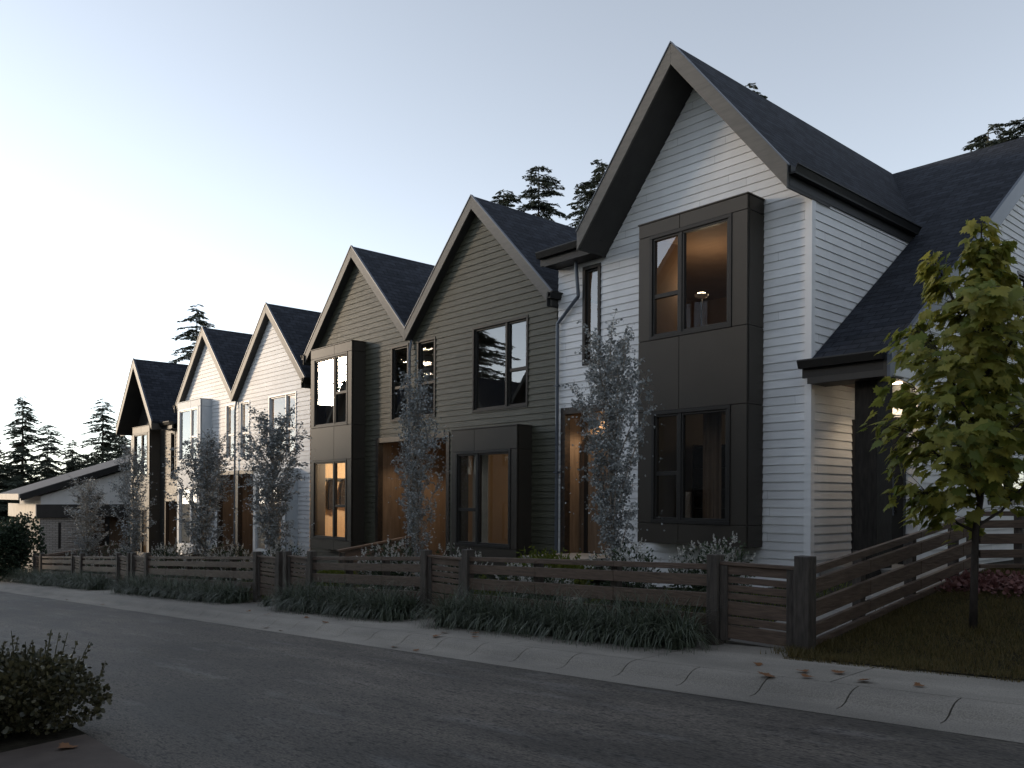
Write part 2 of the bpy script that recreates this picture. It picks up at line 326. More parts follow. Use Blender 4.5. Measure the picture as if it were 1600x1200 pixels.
# ------------------------------------------------------------------ siding, windows, bays
def FY(Y): return lambda t, z, o: (t, Y-o, z)
def FX(X): return lambda t, z, o: (X+o, t, z)
def siding(mb, F, outline, z0, z1, holes=(), h=.1315, lip=.016, phase=0.0):
    n0 = math.floor((z0-phase)/h)
    zb = phase + n0*h
    while zb < z1:
        lo, hi = max(zb, z0), min(zb+h, z1)
        cuts = sorted({lo, hi} | {round(e,5) for hh in holes for e in hh[2:4] if lo < e < hi})
        for a, b in zip(cuts[:-1], cuts[1:]):
            if b-a < 1e-4: continue
            A, B = outline(a), outline(b)
            if A[1]-A[0] <= 0.002: continue
            mid = (a+b)/2; segs = [(A[0],A[1],B[0],B[1])]
            for (t0,t1,y0,y1) in holes:
                if not (y0-1e-6 <= mid <= y1+1e-6): continue
                new = []
                for (p0,p1,q0,q1) in segs:
                    if t1 <= p0 or t0 >= p1: new.append((p0,p1,q0,q1)); continue
                    if t0 > p0: new.append((p0,t0,q0,t0))
                    if t1 < p1: new.append((t1,p1,t1,q1))
                segs = new
            of = lambda z: .002 + lip*(1-(z-zb)/h)
            for p0,p1,q0,q1 in segs:
                if p1-p0 < .003: continue
                mb.q(F(p0,a,of(a)),F(p1,a,of(a)),F(q1,b,of(b)),F(q0,b,of(b)))
                if abs(a-lo) < 1e-6: mb.q(F(p0,a,-.01),F(p1,a,-.01),F(p1,a,of(a)),F(p0,a,of(a)))
        zb += h
def window(root, F, t0, t1, z0, z1, fm, mull=None, trans=None, casing=.055, proud=.03, deep=.10, label=None, gm=None):
    """casing > sashes > panes.  trans = (pane index, z)"""
    mb = MB(); c = casing
    for a,b,p,q in ((t0,t1,z1-c,z1),(t0,t1,z0,z0+c),(t0,t0+c,z0+c,z1-c),(t1-c,t1,z0+c,z1-c)): mb.pbox(F,a,b,p,q,-deep,proud)
    i0,i1,j0,j1 = t0+c,t1-c,z0+c,z1-c
    spans = [(i0,i1)] if mull is None else [(i0,mull-.028),(mull+.028,i1)]
    if mull is not None: mb.pbox(F,mull-.028,mull+.028,j0,j1,-deep+.01,proud-.012)
    s = .038
    for k,(a,b) in enumerate(spans):
        for p0,p1,q0,q1 in ((a,b,j1-s,j1),(a,b,j0,j0+s),(a,a+s,j0+s,j1-s),(b-s,b,j0+s,j1-s)): mb.pbox(F,p0,p1,q0,q1,-deep+.02,-.012)
        if trans and trans[0] == k: mb.pbox(F,a+s,b-s,trans[1]-.035,trans[1]+.035,-deep+.02,-.016)
    fr = build('window', mb, fm, root, bevel=.004)
    if label: fr['label'] = label
    g = MB(); o = -deep+.05
    for k,(a,b) in enumerate(spans):
        zs = [j0+s, j1-s] if not (trans and trans[0] == k) else [j0+s, trans[1]-.035, trans[1]+.035, j1-s]
        for e in range(0, len(zs), 2): g.q(F(a+s,zs[e],o),F(b-s,zs[e],o),F(b-s,zs[e+1],o),F(a+s,zs[e+1],o))
    build('pane', g, gm or M['glass'], fr)
    return fr
def bay(root, x0, x1, Yf, Yw, bands, pm, seam, label=None):
    """bands from the bottom: (z0, z1, None) panel or (z0, z1, (wx0, wx1)) window band"""
    mb = MB(); g = .005
    zb, zt = bands[0][0], bands[-1][1]
    for z0,z1,w in bands:
        if w is None: cells = [(x0,seam),(seam,x1)]
        else: cells = [(x0,w[0]),(w[1],x1)]
        for a,b in cells:
            mb.box(a+g, b-g, Yf, Yf+.02, z0+g, z1-g)
            mb.box(a, b, Yf+.022, Yf+.05, z0, z1)
        for xx,sg in ((x1,1),(x0,-1)):          # returns
            mb.box(xx-sg*.02, xx, Yf+.023+g, Yw+.02, z0+g, z1-g)
            mb.box(xx-sg*.05, xx-sg*.022, Yf+.052, Yw+.02, z0, z1)
    mb.box(x0+.052,x1-.052,Yf+.052,Yw+.1,zt-.04,zt-.004); mb.box(x0+.052,x1-.052,Yf+.052,Yw+.1,zb,zb+.04)
    mb.box(x0-.012,x1+.012,Yf-.014,Yw+.02,zt,zt+.022)
    o = build('bay', mb, pm, root, bevel=.003)
    if label: o['label'] = label
    return o
def chevron(mb, xc, zp, hw, sl, d0, d1, y0, y1):
    for sg in (-1, 1):
        e = xc+sg*hw; ze = zp-sl*hw
        mb.prism([(xc,zp-d0),(e,ze-d0),(e,ze-d1),(xc,zp-d1)], 'Y', y0, y1)
def gable(root, xc, zp, hw, sl, Yf, Yw, Yb, th, shm='shY', caps=True):
    mb = MB(); chevron(mb, xc, zp-.01, hw, sl, 0, .10, Yf+.03, Yb); r = build('roof', mb, M[shm], root)
    mb = MB(); chevron(mb, xc, zp, hw, sl, .012, th, Yf, Yf+.04); build('rake_board', mb, M['rake'], root, bevel=.004)
    mb = MB(); chevron(mb, xc, zp+.012, hw+.012, sl, 0, .024, Yf-.014, Yf+.05); build('roof_edge', mb, M['flash'], root)
    mb = MB(); chevron(mb, xc, zp, hw-.03, sl, th-.035, th-.015, Yf+.04, Yw+.01)
    for sg in (-1,1):
        e = xc+sg*(hw-.02); ze = zp-sl*hw
        mb.prism([(e-.015,ze-.11),(e+.015,ze-.11),(e+.015,ze-th+.02),(e-.015,ze-th+.02)], 'Y', Yf+.042, Yw+.5)
    build('soffit', mb, M['soffit'], root)
    return r
def gutterY(root, x, z, y0, y1, sg):        # gutter running away from the street
    mb = MB(); mb.prism([(x,z),(x+sg*.02,z),(x+sg*.02,z-.10),(x+sg*.09,z-.10),(x+sg*.125,z-.015),(x+sg*.145,z-.015),(x+sg*.145,z),(x+sg*.115,z+.004),(x+sg*.10,z-.05),(x+sg*.085,z-.125),(x,z-.125)], 'Y', y0, y1)
    mb.box(x-sg*.001, x-sg*.016, y0, y1, z-.02, z-.28); return build('gutter', mb, M['gutter'], root)
def gutterX(root, y, z, x0, x1):
    mb = MB(); mb.prism([(y,z),(y-.09,z),(y-.125,z+.0),(y-.13,z-.02),(y-.085,z-.125),(y,z-.125)], 'X', x0, x1)
    mb.box(x0+.02, x1-.02, y, y+.05, z-.01, z-.26); return build('gutter', mb, M['gutter'], root)
def room(root, x0, x1, y0, y1, z0, z1, wm, name='room'):
    mb = MB()
    mb.q((x0,y0,z0),(x1,y0,z0),(x1,y1,z0),(x0,y1,z0), m=1)
    mb.q((x0,y0,z1),(x1,y0,z1),(x1,y1,z1),(x0,y1,z1))
    mb.q((x0,y0,z0),(x0,y1,z0),(x0,y1,z1),(x0,y0,z1)); mb.q((x1,y0,z0),(x1,y1,z0),(x1,y1,z1),(x1,y0,z1)); mb.q((x0,y1,z0),(x1,y1,z0),(x1,y1,z1),(x0,y1,z1))
    return build(name, mb, [wm, M['woodfloor']], root)
def light(root, loc, power, col=(1,.77,.52), size=.08, kind='POINT', spot=None):
    l = bpy.data.lights.new('lamp_light', kind); l.energy = power; l.color = col
    if kind == 'SPOT': l.spot_size = radians(spot or 110); l.spot_blend = .6; l.shadow_soft_size = size
    else: l.shadow_soft_size = size
    o = bpy.data.objects.new('lamp_light', l); COL.objects.link(o); o.parent = root; o.location = Vector(loc)-W[root.name]; return o
def downlight(root, x, y, z, power):
    mb = MB(); mb.box(x-.09,x+.09,y-.035,y+.035,z-.022,z-.004); build('downlight', mb, M['led'], root)
    light(root, (x,y,z-.06), power, size=.03, kind='SPOT', spot=125)
def pipe(root, pts, r=.035):
    mb = MB()
    for a,b in zip(pts[:-1],pts[1:]):
        mb.tube([a,b],[r,r],8)
    for (x,y,z) in (pts[-1],):
        pass
    for k in (.25,.6):
        a,b = pts[-2],pts[-1]; z = a[2]+(b[2]-a[2])*k; mb.box(a[0]-r*1.35,a[0]+r*1.35,a[1]-r*1.35,a[1]+r*1.2,z-.012,z+.012)
    return build('downspout', mb, M['pipe'], root, smooth=False)
def entry_niche(root, x0, x1, zf, zt, Yw, depth, door_x, wall_side='L', dm='wood'):
    """recess lined with dark frame and warm wood; door at the back"""
    mb = MB()                                             # surround
    w = .12
    mb.box(x0,x0+w,Yw-.03,Yw+.12,zf,zt); mb.box(x1-w,x1,Yw-.03,Yw+.12,zf,zt); mb.box(x0+w,x1-w,Yw-.03,Yw+.12,zt-.13,zt)
    build('entry_frame', mb, M['niche'], root, bevel=.004)
    mb = MB(); a,b = x0+.05,x1-.05
    mb.q((a,Yw+.12,zf),(a,Yw+depth,zf),(a,Yw+depth,zt-.06),(a,Yw+.12,zt-.06)); mb.q((b,Yw+.12,zf),(b,Yw+depth,zf),(b,Yw+depth,zt-.06),(b,Yw+.12,zt-.06))
    mb.q((a,Yw+depth,zf),(b,Yw+depth,zf),(b,Yw+depth,zt-.06),(a,Yw+depth,zt-.06)); mb.q((a,Yw+.0,zt-.06),(b,Yw+.0,zt-.06),(b,Yw+depth,zt-.06),(a,Yw+depth,zt-.06))
    build('entry_lining', mb, M['wood'], root)
    d0,d1 = door_x; Yd = Yw+depth
    mb = MB(); mb.box(d0-.08,d0,Yd-.09,Yd-.004,zf,zf+2.32); mb.box(d1,d1+.08,Yd-.09,Yd-.004,zf,zf+2.32); mb.box(d0,d1,Yd-.09,Yd-.004,zf+2.24,zf+2.32)
    build('door_frame', mb, M['black'], root)
    mb = MB(); mb.box(d0+.003,d1-.003,Yd-.06,Yd-.006,zf+.01,zf+2.235)
    dr = build('door', mb, M[dm], root, bevel=.003)
    mb = MB(); mb.tube([(d1-.09,Yd-.11,zf+.75),(d1-.09,Yd-.11,zf+1.45)],[.013,.013],8); mb.box(d1-.1,d1-.08,Yd-.11,Yd-.06,zf+.8,zf+.82); mb.box(d1-.1,d1-.08,Yd-.11,Yd-.06,zf+1.38,zf+1.4); build('handle', mb, M['black'], dr)
    mb = MB(); mb.box(x0+.02,x1-.02,Yw-1.1,Yw+depth,zf-.16,zf-.004); mb.box(x0+.02,x1-.02,Yw-1.45,Yw-1.102,zf-.32,zf-.16)
    build('door_landing', mb, M['slab'], root, bevel=.008)
YW = 11.67
# ================================================================== HOUSE A (white, near end)
A = thing('townhouse', 'white end townhouse with tall dark framed bay and porch, nearest house on the right', 'house', (-8.4,11.67,.1), 'row of gabled townhouses')
xa0, xa1 = -11.70, -6.36
apk, asl, ahw, ath = 8.83, 1.235, 2.08, .36
F = FY(YW)
bayA = (-9.29, -7.15, .69, 6.12)
nA = (-11.60, -10.2, .36, 3.2)
swA = (-11.03, -10.57, 3.97, 5.85)
holesA = [(bayA[0]+.05,bayA[1]-.05,bayA[2]+.04,bayA[3]-.04),(nA[0]+.02,nA[1]-.02,-2,nA[3]-.02),swA]
def outA(z):
    if z < 6.05: return (xa0, xa1-.09)
    h = (apk-ath+.02-z)/asl
    return (-8.4-h, min(-8.4+h, xa1-.09))
mb = MB(); siding(mb, F, outA, -.4, apk-ath, holesA)
build('front_wall', mb, M['white'], A)
# side wall towards the porch: lower part to the porch back wall, upper triangle above the lean-to roof
zr = lambda y: 3.50 + .72*(y-11.57)
yr = lambda z: 11.57 + (z-3.50)/.72
SX = FX(xa1)
mb = MB()
def outS(z):
    if z < 3.26: return (YW+.09, 13.12)
    return (YW+.09, 13.12) if z < 3.3 else (YW+.09, yr(z)+.3)
siding(mb, SX, outS, -.2, 6.12)
build('side_wall', mb, M['white'], A)
mb = MB(); mb.box(xa1-.09,xa1+.022,YW-.022,YW+.09,-.3,6.06)
build('corner_board', mb, M['trim_white'], A, bevel=.004)
# gable roof
gable(A, -8.4, apk, ahw, asl, 10.9, YW, 18.95, ath)
ge = gutterY(A, -8.4+ahw-.0, 6.24, 10.97, 15.15, 1)
# main roof, ridge along the street
mb = MB(); yr0, rz, ry = 11.50, 8.76, 18.88
x0m, x1m = xa0+.05, -5.13
def slab(mb, xa, xb, y0, y1, th=.12):
    mb.hexa([(xa,y0,zr(y0)-th),(xb,y0,zr(y0)-th),(xb,y1,zr(y1)-th),(xa,y1,zr(y1)-th)], [(xa,y0,zr(y0)),(xb,y0,zr(y0)),(xb,y1,zr(y1)),(xa,y1,zr(y1))])
slab(mb, -6.32, x1m, yr0, ry); slab(mb, x0m, -6.325, 15.4, ry)
zb_ = lambda y: zr(ry) - .72*(y-ry)
mb.hexa([(x0m,ry+.003,zb_(ry)-.12),(x1m,ry+.003,zb_(ry)-.12),(x1m,26.5,zb_(26.5)-.12),(x0m,26.5,zb_(26.5)-.12)], [(x0m,ry+.003,zb_(ry)),(x1m,ry+.003,zb_(ry)),(x1m,26.5,zb_(26.5)),(x0m,26.5,zb_(26.5))])
build('main_roof', mb, M['shX'], A)
mb = MB()   # barge board on the right verge
def barge(mb, xa, xb, off0, off1):
    mb.hexa([(xa,yr0-.03,zr(yr0-.03)-off1),(xb,yr0-.03,zr(yr0-.03)-off1),(xb,ry,zr(ry)-off1),(xa,ry,zr(ry)-off1)], [(xa,yr0-.03,zr(yr0-.03)+off0),(xb,yr0-.03,zr(yr0-.03)+off0),(xb,ry,zr(ry)+off0),(xa,ry,zr(ry)+off0)])
    mb.hexa([(xa,ry,zb_(ry)-off1),(xb,ry,zb_(ry)-off1),(xb,26.6,zb_(26.6)-off1),(xa,26.6,zb_(26.6)-off1)], [(xa,ry,zb_(ry)+off0),(xb,ry,zb_(ry)+off0),(xb,26.6,zb_(26.6)+off0),(xa,26.6,zb_(26.6)+off0)])
barge(mb, x1m+.002, x1m+.045, .015, .33); build('verge_board', mb, M['flash'], A)
mb = MB(); barge(mb, x1m+.047, x1m+.07, .03, .10); build('verge_trim', mb, M['flash'], A)
mb = MB(); mb.hexa([(-6.3,yr0+.02,zr(yr0)-.30),(x1m,yr0+.02,zr(yr0)-.30),(x1m,12.0,zr(yr0)-.30),(-6.3,12.0,zr(yr0)-.30)], [(-6.3,yr0+.02,zr(yr0)-.28),(x1m,yr0+.02,zr(yr0)-.28),(x1m,12.0,zr(yr0)-.28),(-6.3,12.0,zr(yr0)-.28)])
mb.hexa([(-5.38,12.0,zr(12)-.42),(x1m,12.0,zr(12)-.42),(x1m,ry,zr(ry)-.36),(-5.38,ry,zr(ry)-.36)],[(-5.38,12.0,zr(12)-.40),(x1m,12.0,zr(12)-.40),(x1m,ry,zr(ry)-.34),(-5.38,ry,zr(ry)-.34)])
build('soffit', mb, M['soffit'], A)
mb = MB(); mb.box(-6.32,x1m-.01,yr0-.005,yr0+.03,zr(yr0)-.30,zr(yr0)-.02); build('eave_board', mb, M['soffit'], A)
gutterX(A, yr0-.006, 3.50, -6.42, x1m-.04)
# end gable wall on the right, with porch cut out
EX = FX(-5.40)
def outE(z):
    if z < 3.27: return (13.12, 26.2)
    top = 0
    y0 = max(11.80, yr(z+.36)); y1 = 2*ry - y0
    return (y0, y1)
ew = [(16.05,18.4,1.36,2.12),(16.3,17.05,4.95,5.75),(17.5,18.9,4.95,5.75)]
mb = MB(); siding(mb, EX, outE, -.1, 8.3, ew); build('end_wall', mb, M['white'], A)
window(A, EX, *ew[0], M['frame'], mull=17.2, proud=.02)
window(A, EX, *ew[1], M['frame'], proud=.02); window(A, EX, *ew[2], M['frame'], mull=18.2, proud=.02)
# porch
mb = MB(); siding(mb, FY(13.12), lambda z: (xa1+.02,-5.39), .3, 3.25, [(-6.22,-5.56,.3,2.72)]); build('porch_back_wall', mb, M['white'], A)
mb = MB(); mb.box(-5.46,-5.378,13.10,13.20,.1,3.25); build('corner_board', mb, M['trim_white'], A)
mb = MB(); mb.box(-6.34,-5.42,11.82,13.1,3.23,3.262); build('porch_ceiling', mb, M['wood'], A)
mb = MB(); mb.box(-5.44,-5.372,11.80,13.5,3.262,3.40); build('porch_beam', mb, M['trim_white'], A)
mb = MB(); mb.box(-5.73,-5.40,11.77,12.27,.2,3.228); mb.box(-5.745,-5.385,11.755,12.285,.2,.42); build('porch_post', mb, M['colwood'], A, bevel=.006)
mb = MB(); mb.box(-6.22,-6.12,13.02,13.16,.45,2.72); mb.box(-5.64,-5.56,13.02,13.16,.45,2.72); mb.box(-6.12,-5.64,13.02,13.16,2.63,2.72); build('door_frame', mb, M['black'], A)
mb = MB(); mb.box(-6.117,-5.643,13.08,13.14,.47,2.627); d_ = build('door', mb, M['black'], A)
mb = MB(); mb.tube([(-5.72,13.03,1.2),(-5.72,13.03,1.8)],[.012,.012],8); mb.box(-5.73,-5.71,13.03,13.08,1.25,1.27); mb.box(-5.73,-5.71,13.03,13.08,1.72,1.74); build('handle', mb, M['pipe'], d_)
mb = MB(); mb.box(-6.40,-6.30,12.96,13.04,.45,2.72); build('side_light_frame', mb, M['black'], A)
mb = MB(); mb.box(-6.33,-5.2,11.9,13.1,.2,.452); build('porch_slab', mb, M['slab'], A, bevel=.01)
downlight(A, -5.62, 12.85, 3.232, 9)
# left-hand eave piece beside the neighbour
mb = MB(); mb.hexa([(-11.74,11.32,6.13),(-10.3,11.32,6.13),(-10.3,15.5,6.42),(-11.74,15.5,6.42)], [(-11.74,11.32,6.2),(-10.3,11.32,6.2),(-10.3,15.5,6.5),(-11.74,15.5,6.5)]); build('side_roof', mb, M['shX'], A)
mb = MB(); mb.box(-11.75,-10.50,11.30,11.66,5.94,5.96); build('soffit', mb, M['soffit'], A)
gutterX(A, 11.30, 6.22, -11.86, -10.50)
mb = MB(); mb.box(-11.72,-11.66,YW+.02,18.5,3.0,6.12); build('party_wall', mb, M['white'], A)
pipe(A, [(-11.08,11.5,5.98),(-11.08,11.58,5.3),(-11.66,11.60,4.86),(-11.66,11.60,0.0)])
# bay and its windows
bands = [(.69,1.03,None),(1.03,2.91,(-8.99,-7.44)),(2.91,4.12,None),(4.12,5.89,(-9.05,-7.43)),(5.89,6.12,None)]
bay(A, bayA[0], bayA[1], 11.2, YW, bands, M['panel'], -8.43, 'two storey bronze panel bay')
B_ = FY(11.2)
window(A, B_, -9.05,-7.43,4.12,5.89, M['frame'], mull=-8.41, trans=(0,4.85), proud=.012, casing=.06)
window(A, B_, -8.99,-7.44,1.03,2.91, M['frame'], mull=-8.41, trans=(0,1.86), proud=.012, casing=.06)
window(A, F, *swA, M['frame'], proud=.035, casing=.07)
entry_niche(A, *nA, YW, .50, (-11.30,-10.52))
downlight(A, -10.95, 11.98, 3.135, 24)
room(A, -11.6, -6.5, 12.28, 16.2, 3.42, 6.0, M['brownroom'], 'upper_room')
room(A, -10.1, -6.5, 11.72, 15.6, .36, 3.2, M['dimplaster'], 'lower_room')
mb = MB(); mb.box(-9.22,-7.22,11.26,12.3,3.40,3.42); mb.box(-9.22,-7.22,11.26,12.3,5.98,6.0); mb.box(-9.24,-9.2,11.26,12.3,3.42,5.98); mb.box(-7.24,-7.2,11.26,12.3,3.42,5.98)
build('bay_lining', mb, M['brownroom'], A)
light(A, (-8.9,12.75,5.2), 8, size=.2)
light(A, (-7.6,14.6,2.7), 2.2, size=.2)

# ================================================================== PAIR B + C (green) and D + E (white), F (charcoal end)
def pair(dx, dz, style):
    wm = M[style['wall']]; pm = M[style['panel']]; fm = M[style['frame']]
    R_ = thing('townhouse', style['labels'][0], 'house', (-14.2+dx,YW,-.4+dz), 'row of gabled townhouses')
    L_ = thing('townhouse', style['labels'][1], 'house', (-19.2+dx,YW,-.4+dz), 'row of gabled townhouses')
    pk, sl, th = 8.03+dz, 1.012, .30
    F = FY(YW); xp = -16.69+dx
    # ---- right house
    x0, x1 = xp+.0, -11.73+dx
    xc = -14.2+dx
    bb = (-14.58+dx, -12.44+dx, .03+dz, 2.9+dz)
    big = (-14.37+dx, -12.56+dx, 3.31+dz, 5.19+dz)
    sm = (-16.47+dx, -15.73+dx, 3.31+dz, 5.19+dz)
    nr = (xp+.02, -15.18+dx, -.28+dz, 2.94+dz)
    hol = [(bb[0]+.05,bb[1]-.05,bb[2]+.04,bb[3]-.04), big, sm, (nr[0]-.05,nr[1]-.02,-3,nr[3]-.02)]
    def out(xc, a, b):
        def f(z):
            if z < 5.2+dz: return (a, b)
            h = (pk-th+.03-z)/sl
            return (max(a, xc-h), min(b, xc+h))
        return f
    mb = MB(); siding(mb, F, out(xc,x0,x1), -1.0+dz, pk-th, hol, h=.1315, lip=.018); build('front_wall', mb, wm, R_)
    gable(R_, xc, pk, 2.50, sl, 11.45, YW, 21.5, th)
    window(R_, F, *big, fm, mull=-13.24+dx, trans=(1,4.12+dz))
    window(R_, F, *sm, fm, trans=(0,4.15+dz), casing=.06)
    bands = [(.03+dz,.40+dz,None),(.40+dz,2.43+dz,(-14.43+dx,-12.63+dx)),(2.43+dz,2.9+dz,None)]
    bay(R_, bb[0], bb[1], 11.25, YW, bands, pm, -13.8+dx)
    window(R_, FY(11.25), -14.43+dx,-12.63+dx,.40+dz,2.43+dz, fm, mull=-13.70+dx, trans=(0,1.18+dz), proud=.012)
    entry_niche(R_, *nr, YW, 1.2, (-16.3+dx,-15.45+dx))
    downlight(R_, -15.45+dx, 11.9, 2.875+dz, style['dl'])
    room(R_, xp+.1, x1-.1, 11.72, 15.4, 2.9+dz, 5.3+dz, M[style['up']], 'upper_room')
    room(R_, -15.1+dx, x1-.1, 11.72, 15.4, -.28+dz, 2.6+dz, M['plaster'], 'lower_room')
    gutterY(R_, xc+2.49, 5.46+dz, 11.36, 13.2, 1)
    mb = MB(); mb.box(x1-.05,x1,YW+.03,21.4,-1.2+dz,5.4+dz); build('party_wall', mb, wm, R_)
    # ---- left house
    xc = -19.2+dx; x0, x1 = -21.68+dx, xp-.003
    bb = (-20.95+dx, -18.79+dx, .03+dz, 5.46+dz)
    sm = (-17.59+dx, -16.82+dx, 3.31+dz, 5.19+dz)
    nl = (-18.26+dx, xp-.02, -.28+dz, 2.94+dz)
    hol = [(bb[0]+.05,bb[1]-.05,bb[2]+.04,bb[3]-.04), sm, (nl[0]+.02,nl[1]+.05,-3,nl[3]-.02)]
    mb = MB(); siding(mb, F, out(xc,x0,x1), -1.2+dz, pk-th, hol, h=.1315, lip=.018); build('front_wall', mb, wm, L_)
    gable(L_, xc, pk, 2.50, sl, 11.45, YW, 21.5, th)
    window(L_, F, *sm, fm, trans=(0,4.15+dz), casing=.06)
    bands = [(.03+dz,.29+dz,None),(.29+dz,2.42+dz,(-20.78+dx,-19.02+dx)),(2.42+dz,3.31+dz,None),(3.31+dz,5.21+dz,(-20.78+dx,-19.0+dx)),(5.21+dz,5.46+dz,None)]
    bay(L_, bb[0], bb[1], 11.25, YW, bands, pm, -19.68+dx)
    window(L_, FY(11.25), -20.78+dx,-19.0+dx,3.31+dz,5.21+dz, fm, mull=-19.68+dx, trans=(1,4.18+dz), proud=.012)
    window(L_, FY(11.25), -20.78+dx,-19.02+dx,.29+dz,2.42+dz, fm, mull=-19.68+dx, trans=(1,1.20+dz), proud=.012)
    entry_niche(L_, *nl, YW, 1.2, (-17.9+dx,-17.05+dx))
    downlight(L_, -17.2+dx, 12.3, 2.875+dz, style['dl']*.7)
    room(L_, x0+.12, x1-.1, 11.72, 15.4, 2.9+dz, 5.3+dz, M[style['up']], 'upper_room')
    room(L_, x0+.12, -18.4+dx, 11.72, 14.6, -.28+dz, 2.6+dz, M['plaster'], 'lower_room')
    mb = MB(); mb.box(x0,x0+.05,YW+.03,21.4,-1.6+dz,5.4+dz); build('party_wall', mb, wm, L_)
    gutterY(L_, xc-2.49, 5.46+dz, 11.40, 13.2, -1)
    # party fin between the two entries and the shared downspout
    mb = MB(); mb.box(xp-.05,xp+.05,YW-.02,YW+1.19,-.6+dz,2.94+dz); build('party_fin', mb, M[style['fin']], R_, bevel=.004)
    pipe(R_, [(xp+.02,11.62,5.22+dz),(xp+.02,11.57,4.95+dz),(xp+.02,11.57,-.5+dz)], .032)
    light(R_, (-13.2+dx,13.6,2.0+dz), style['lp'][0], size=.25)
    light(L_, (-20.0+dx,12.6,2.25+dz), style['lp'][1], size=.12)
    if style['lp'][2]:
        light(R_, (-14.6+dx,13.0,4.9+dz), style['lp'][2], size=.12); light(L_, (-19.6+dx,13.0,4.9+dz), style['lp'][2], size=.12)
    return R_, L_
HB, HC = pair(0, 0, dict(wall='green', panel='panel', frame='frame', fin='wood', dl=30, up='dimplaster', lp=(4,75,0),
    labels=('olive green townhouse with single storey bay beside the white end house', 'olive green townhouse with two storey bronze bay and lit room with coats')))
HD, HE = pair(-10.0, -.65, dict(wall='white', panel='pale', frame='pale_frame', fin='pale', dl=5, up='plaster', lp=(20,5,12),
    labels=('white townhouse with pale frames and low bay, next to the olive green houses', 'white townhouse with pale two storey bay, next to the charcoal house')))
# ---- F, the charcoal end house
HF = thing('townhouse', 'charcoal townhouse with sunlit bay at the far end of the row', 'house', (-34.8,YW,-2.2), 'row of gabled townhouses')
dz = -1.95; xcf = -34.8
nF = (-33.35,-31.75,-1.58,1.35); swF = (-32.75,-32.25,2.02,3.9); bF = (-35.95,-33.92,.69+dz,4.2)
def outF(z):
    if z < 3.95: return (-37.45,-31.70)
    h = (6.88-.36+.02-z)/1.22; return (max(-37.4,xcf-h), min(-31.7,xcf+h))
mb = MB(); siding(mb, FY(YW), outF, -3.2, 6.5, [(bF[0]+.05,bF[1]-.05,bF[2]+.04,bF[3]-.04), swF, (nF[0]+.02,nF[1]-.02,-4,nF[3]-.02)], lip=.018); build('front_wall', mb, M['charcoal'], HF)
gable(HF, xcf, 6.88, 2.12, 1.22, 10.9, YW, 18.9, .36)
bands = [(bF[2],1.03+dz,None),(1.03+dz,2.91+dz,(-35.75,-34.15)),(2.91+dz,4.12+dz,None),(4.12+dz,5.89+dz,(-35.75,-34.15)),(5.89+dz,4.2,None)]
bay(HF, bF[0], bF[1], 11.25, YW, bands, M['panel'], -34.9)
window(HF, FY(11.25), -35.75,-34.15,4.12+dz,5.89+dz, M['frame'], mull=-34.85, trans=(1,4.85+dz), proud=.012)
window(HF, FY(11.25), -35.75,-34.15,1.03+dz,2.91+dz, M['frame'], mull=-34.85, trans=(1,1.86+dz), proud=.012)
window(HF, FY(YW), *swF, M['frame'], casing=.06)
entry_niche(HF, *nF, YW, .6, (-33.0,-32.1))
room(HF, -37.3,-31.9,11.72,15.4,1.5,4.0,M['dimplaster'],'upper_room'); room(HF, -37.3,-33.5,11.72,15.4,-1.6,1.2,M['plaster'],'lower_room')
mb = MB(); mb.box(-37.5,-37.42,YW+.02,26,-3.4,4.1); mb.box(-31.76,-31.70,YW+.03,21,-3,4.2); build('party_wall', mb, M['charcoal'], HF)
mb = MB(); mb.hexa([(-32.9,11.32,4.13),(-31.7,11.32,4.13),(-31.7,15.5,4.42),(-32.9,15.5,4.42)], [(-32.9,11.32,4.2),(-31.7,11.32,4.2),(-31.7,15.5,4.5),(-32.9,15.5,4.5)])
for yy,sg in ((15.2,1),): mb.hexa([(-37.6,15.2,4.5),(-31.7,15.2,4.5),(-31.7,18.88,6.75),(-37.6,18.88,6.75)], [(-37.6,15.2,4.62),(-31.7,15.2,4.62),(-31.7,18.88,6.87),(-37.6,18.88,6.87)])
mb.hexa([(-37.6,18.89,6.75),(-31.7,18.89,6.75),(-31.7,26,1.6),(-37.6,26,1.6)], [(-37.6,18.89,6.87),(-31.7,18.89,6.87),(-31.7,26,1.72),(-37.6,26,1.72)])
build('main_roof', mb, M['shX'], HF)
gutterX(HF, 11.30, 4.22, -32.7, -31.62); gutterX(HF, 11.30, 4.22, -37.7, -36.95)
mb = MB(); mb.box(-32.7,-31.72,11.30,11.66,3.94,3.96); build('soffit', mb, M['soffit'], HF)
light(HF, (-34.9,13.0,.6), 10, size=.15)

# things seen through the windows
mb = MB(); mb.tube([(-8.92,12.5,3.44),(-8.92,12.5,5.05)],[.012,.012],8); mb.tube([(-8.92,12.5,3.425),(-8.92,12.5,3.45)],[.14,.13],16)
FL = thing('floor_lamp', 'lit lamp on a thin stem in the upper bay window of the white end house', 'lamp', (-8.92,12.5,3.425))
build('stem', mb, M['black'], FL)
mb = MB(); mb.tube([(-8.92,12.5,5.03),(-8.92,12.5,5.06),(-8.92,12.5,5.10)],[.05,.115,.125],20); build('lamp_shade', mb, M['cream'], FL)
mb = MB(); mb.tube([(-8.92,12.5,5.101),(-8.92,12.5,5.125)],[.085,.07],20); build('bulb', mb, M['lamp'], FL)
BD = thing('bed', 'bed with rumpled pale blanket behind the upper bay window of the white end house', 'bed', (-8.0,12.9,3.43))
mb = MB(); mb.box(-9.1,-7.1,12.15,14.0,3.6,4.02); build('mattress', mb, M['linen'], BD, bevel=.06)
mb = MB(); mb.box(-9.1,-7.1,12.17,13.98,3.43,3.598); build('bed_base', mb, M['black'], BD)
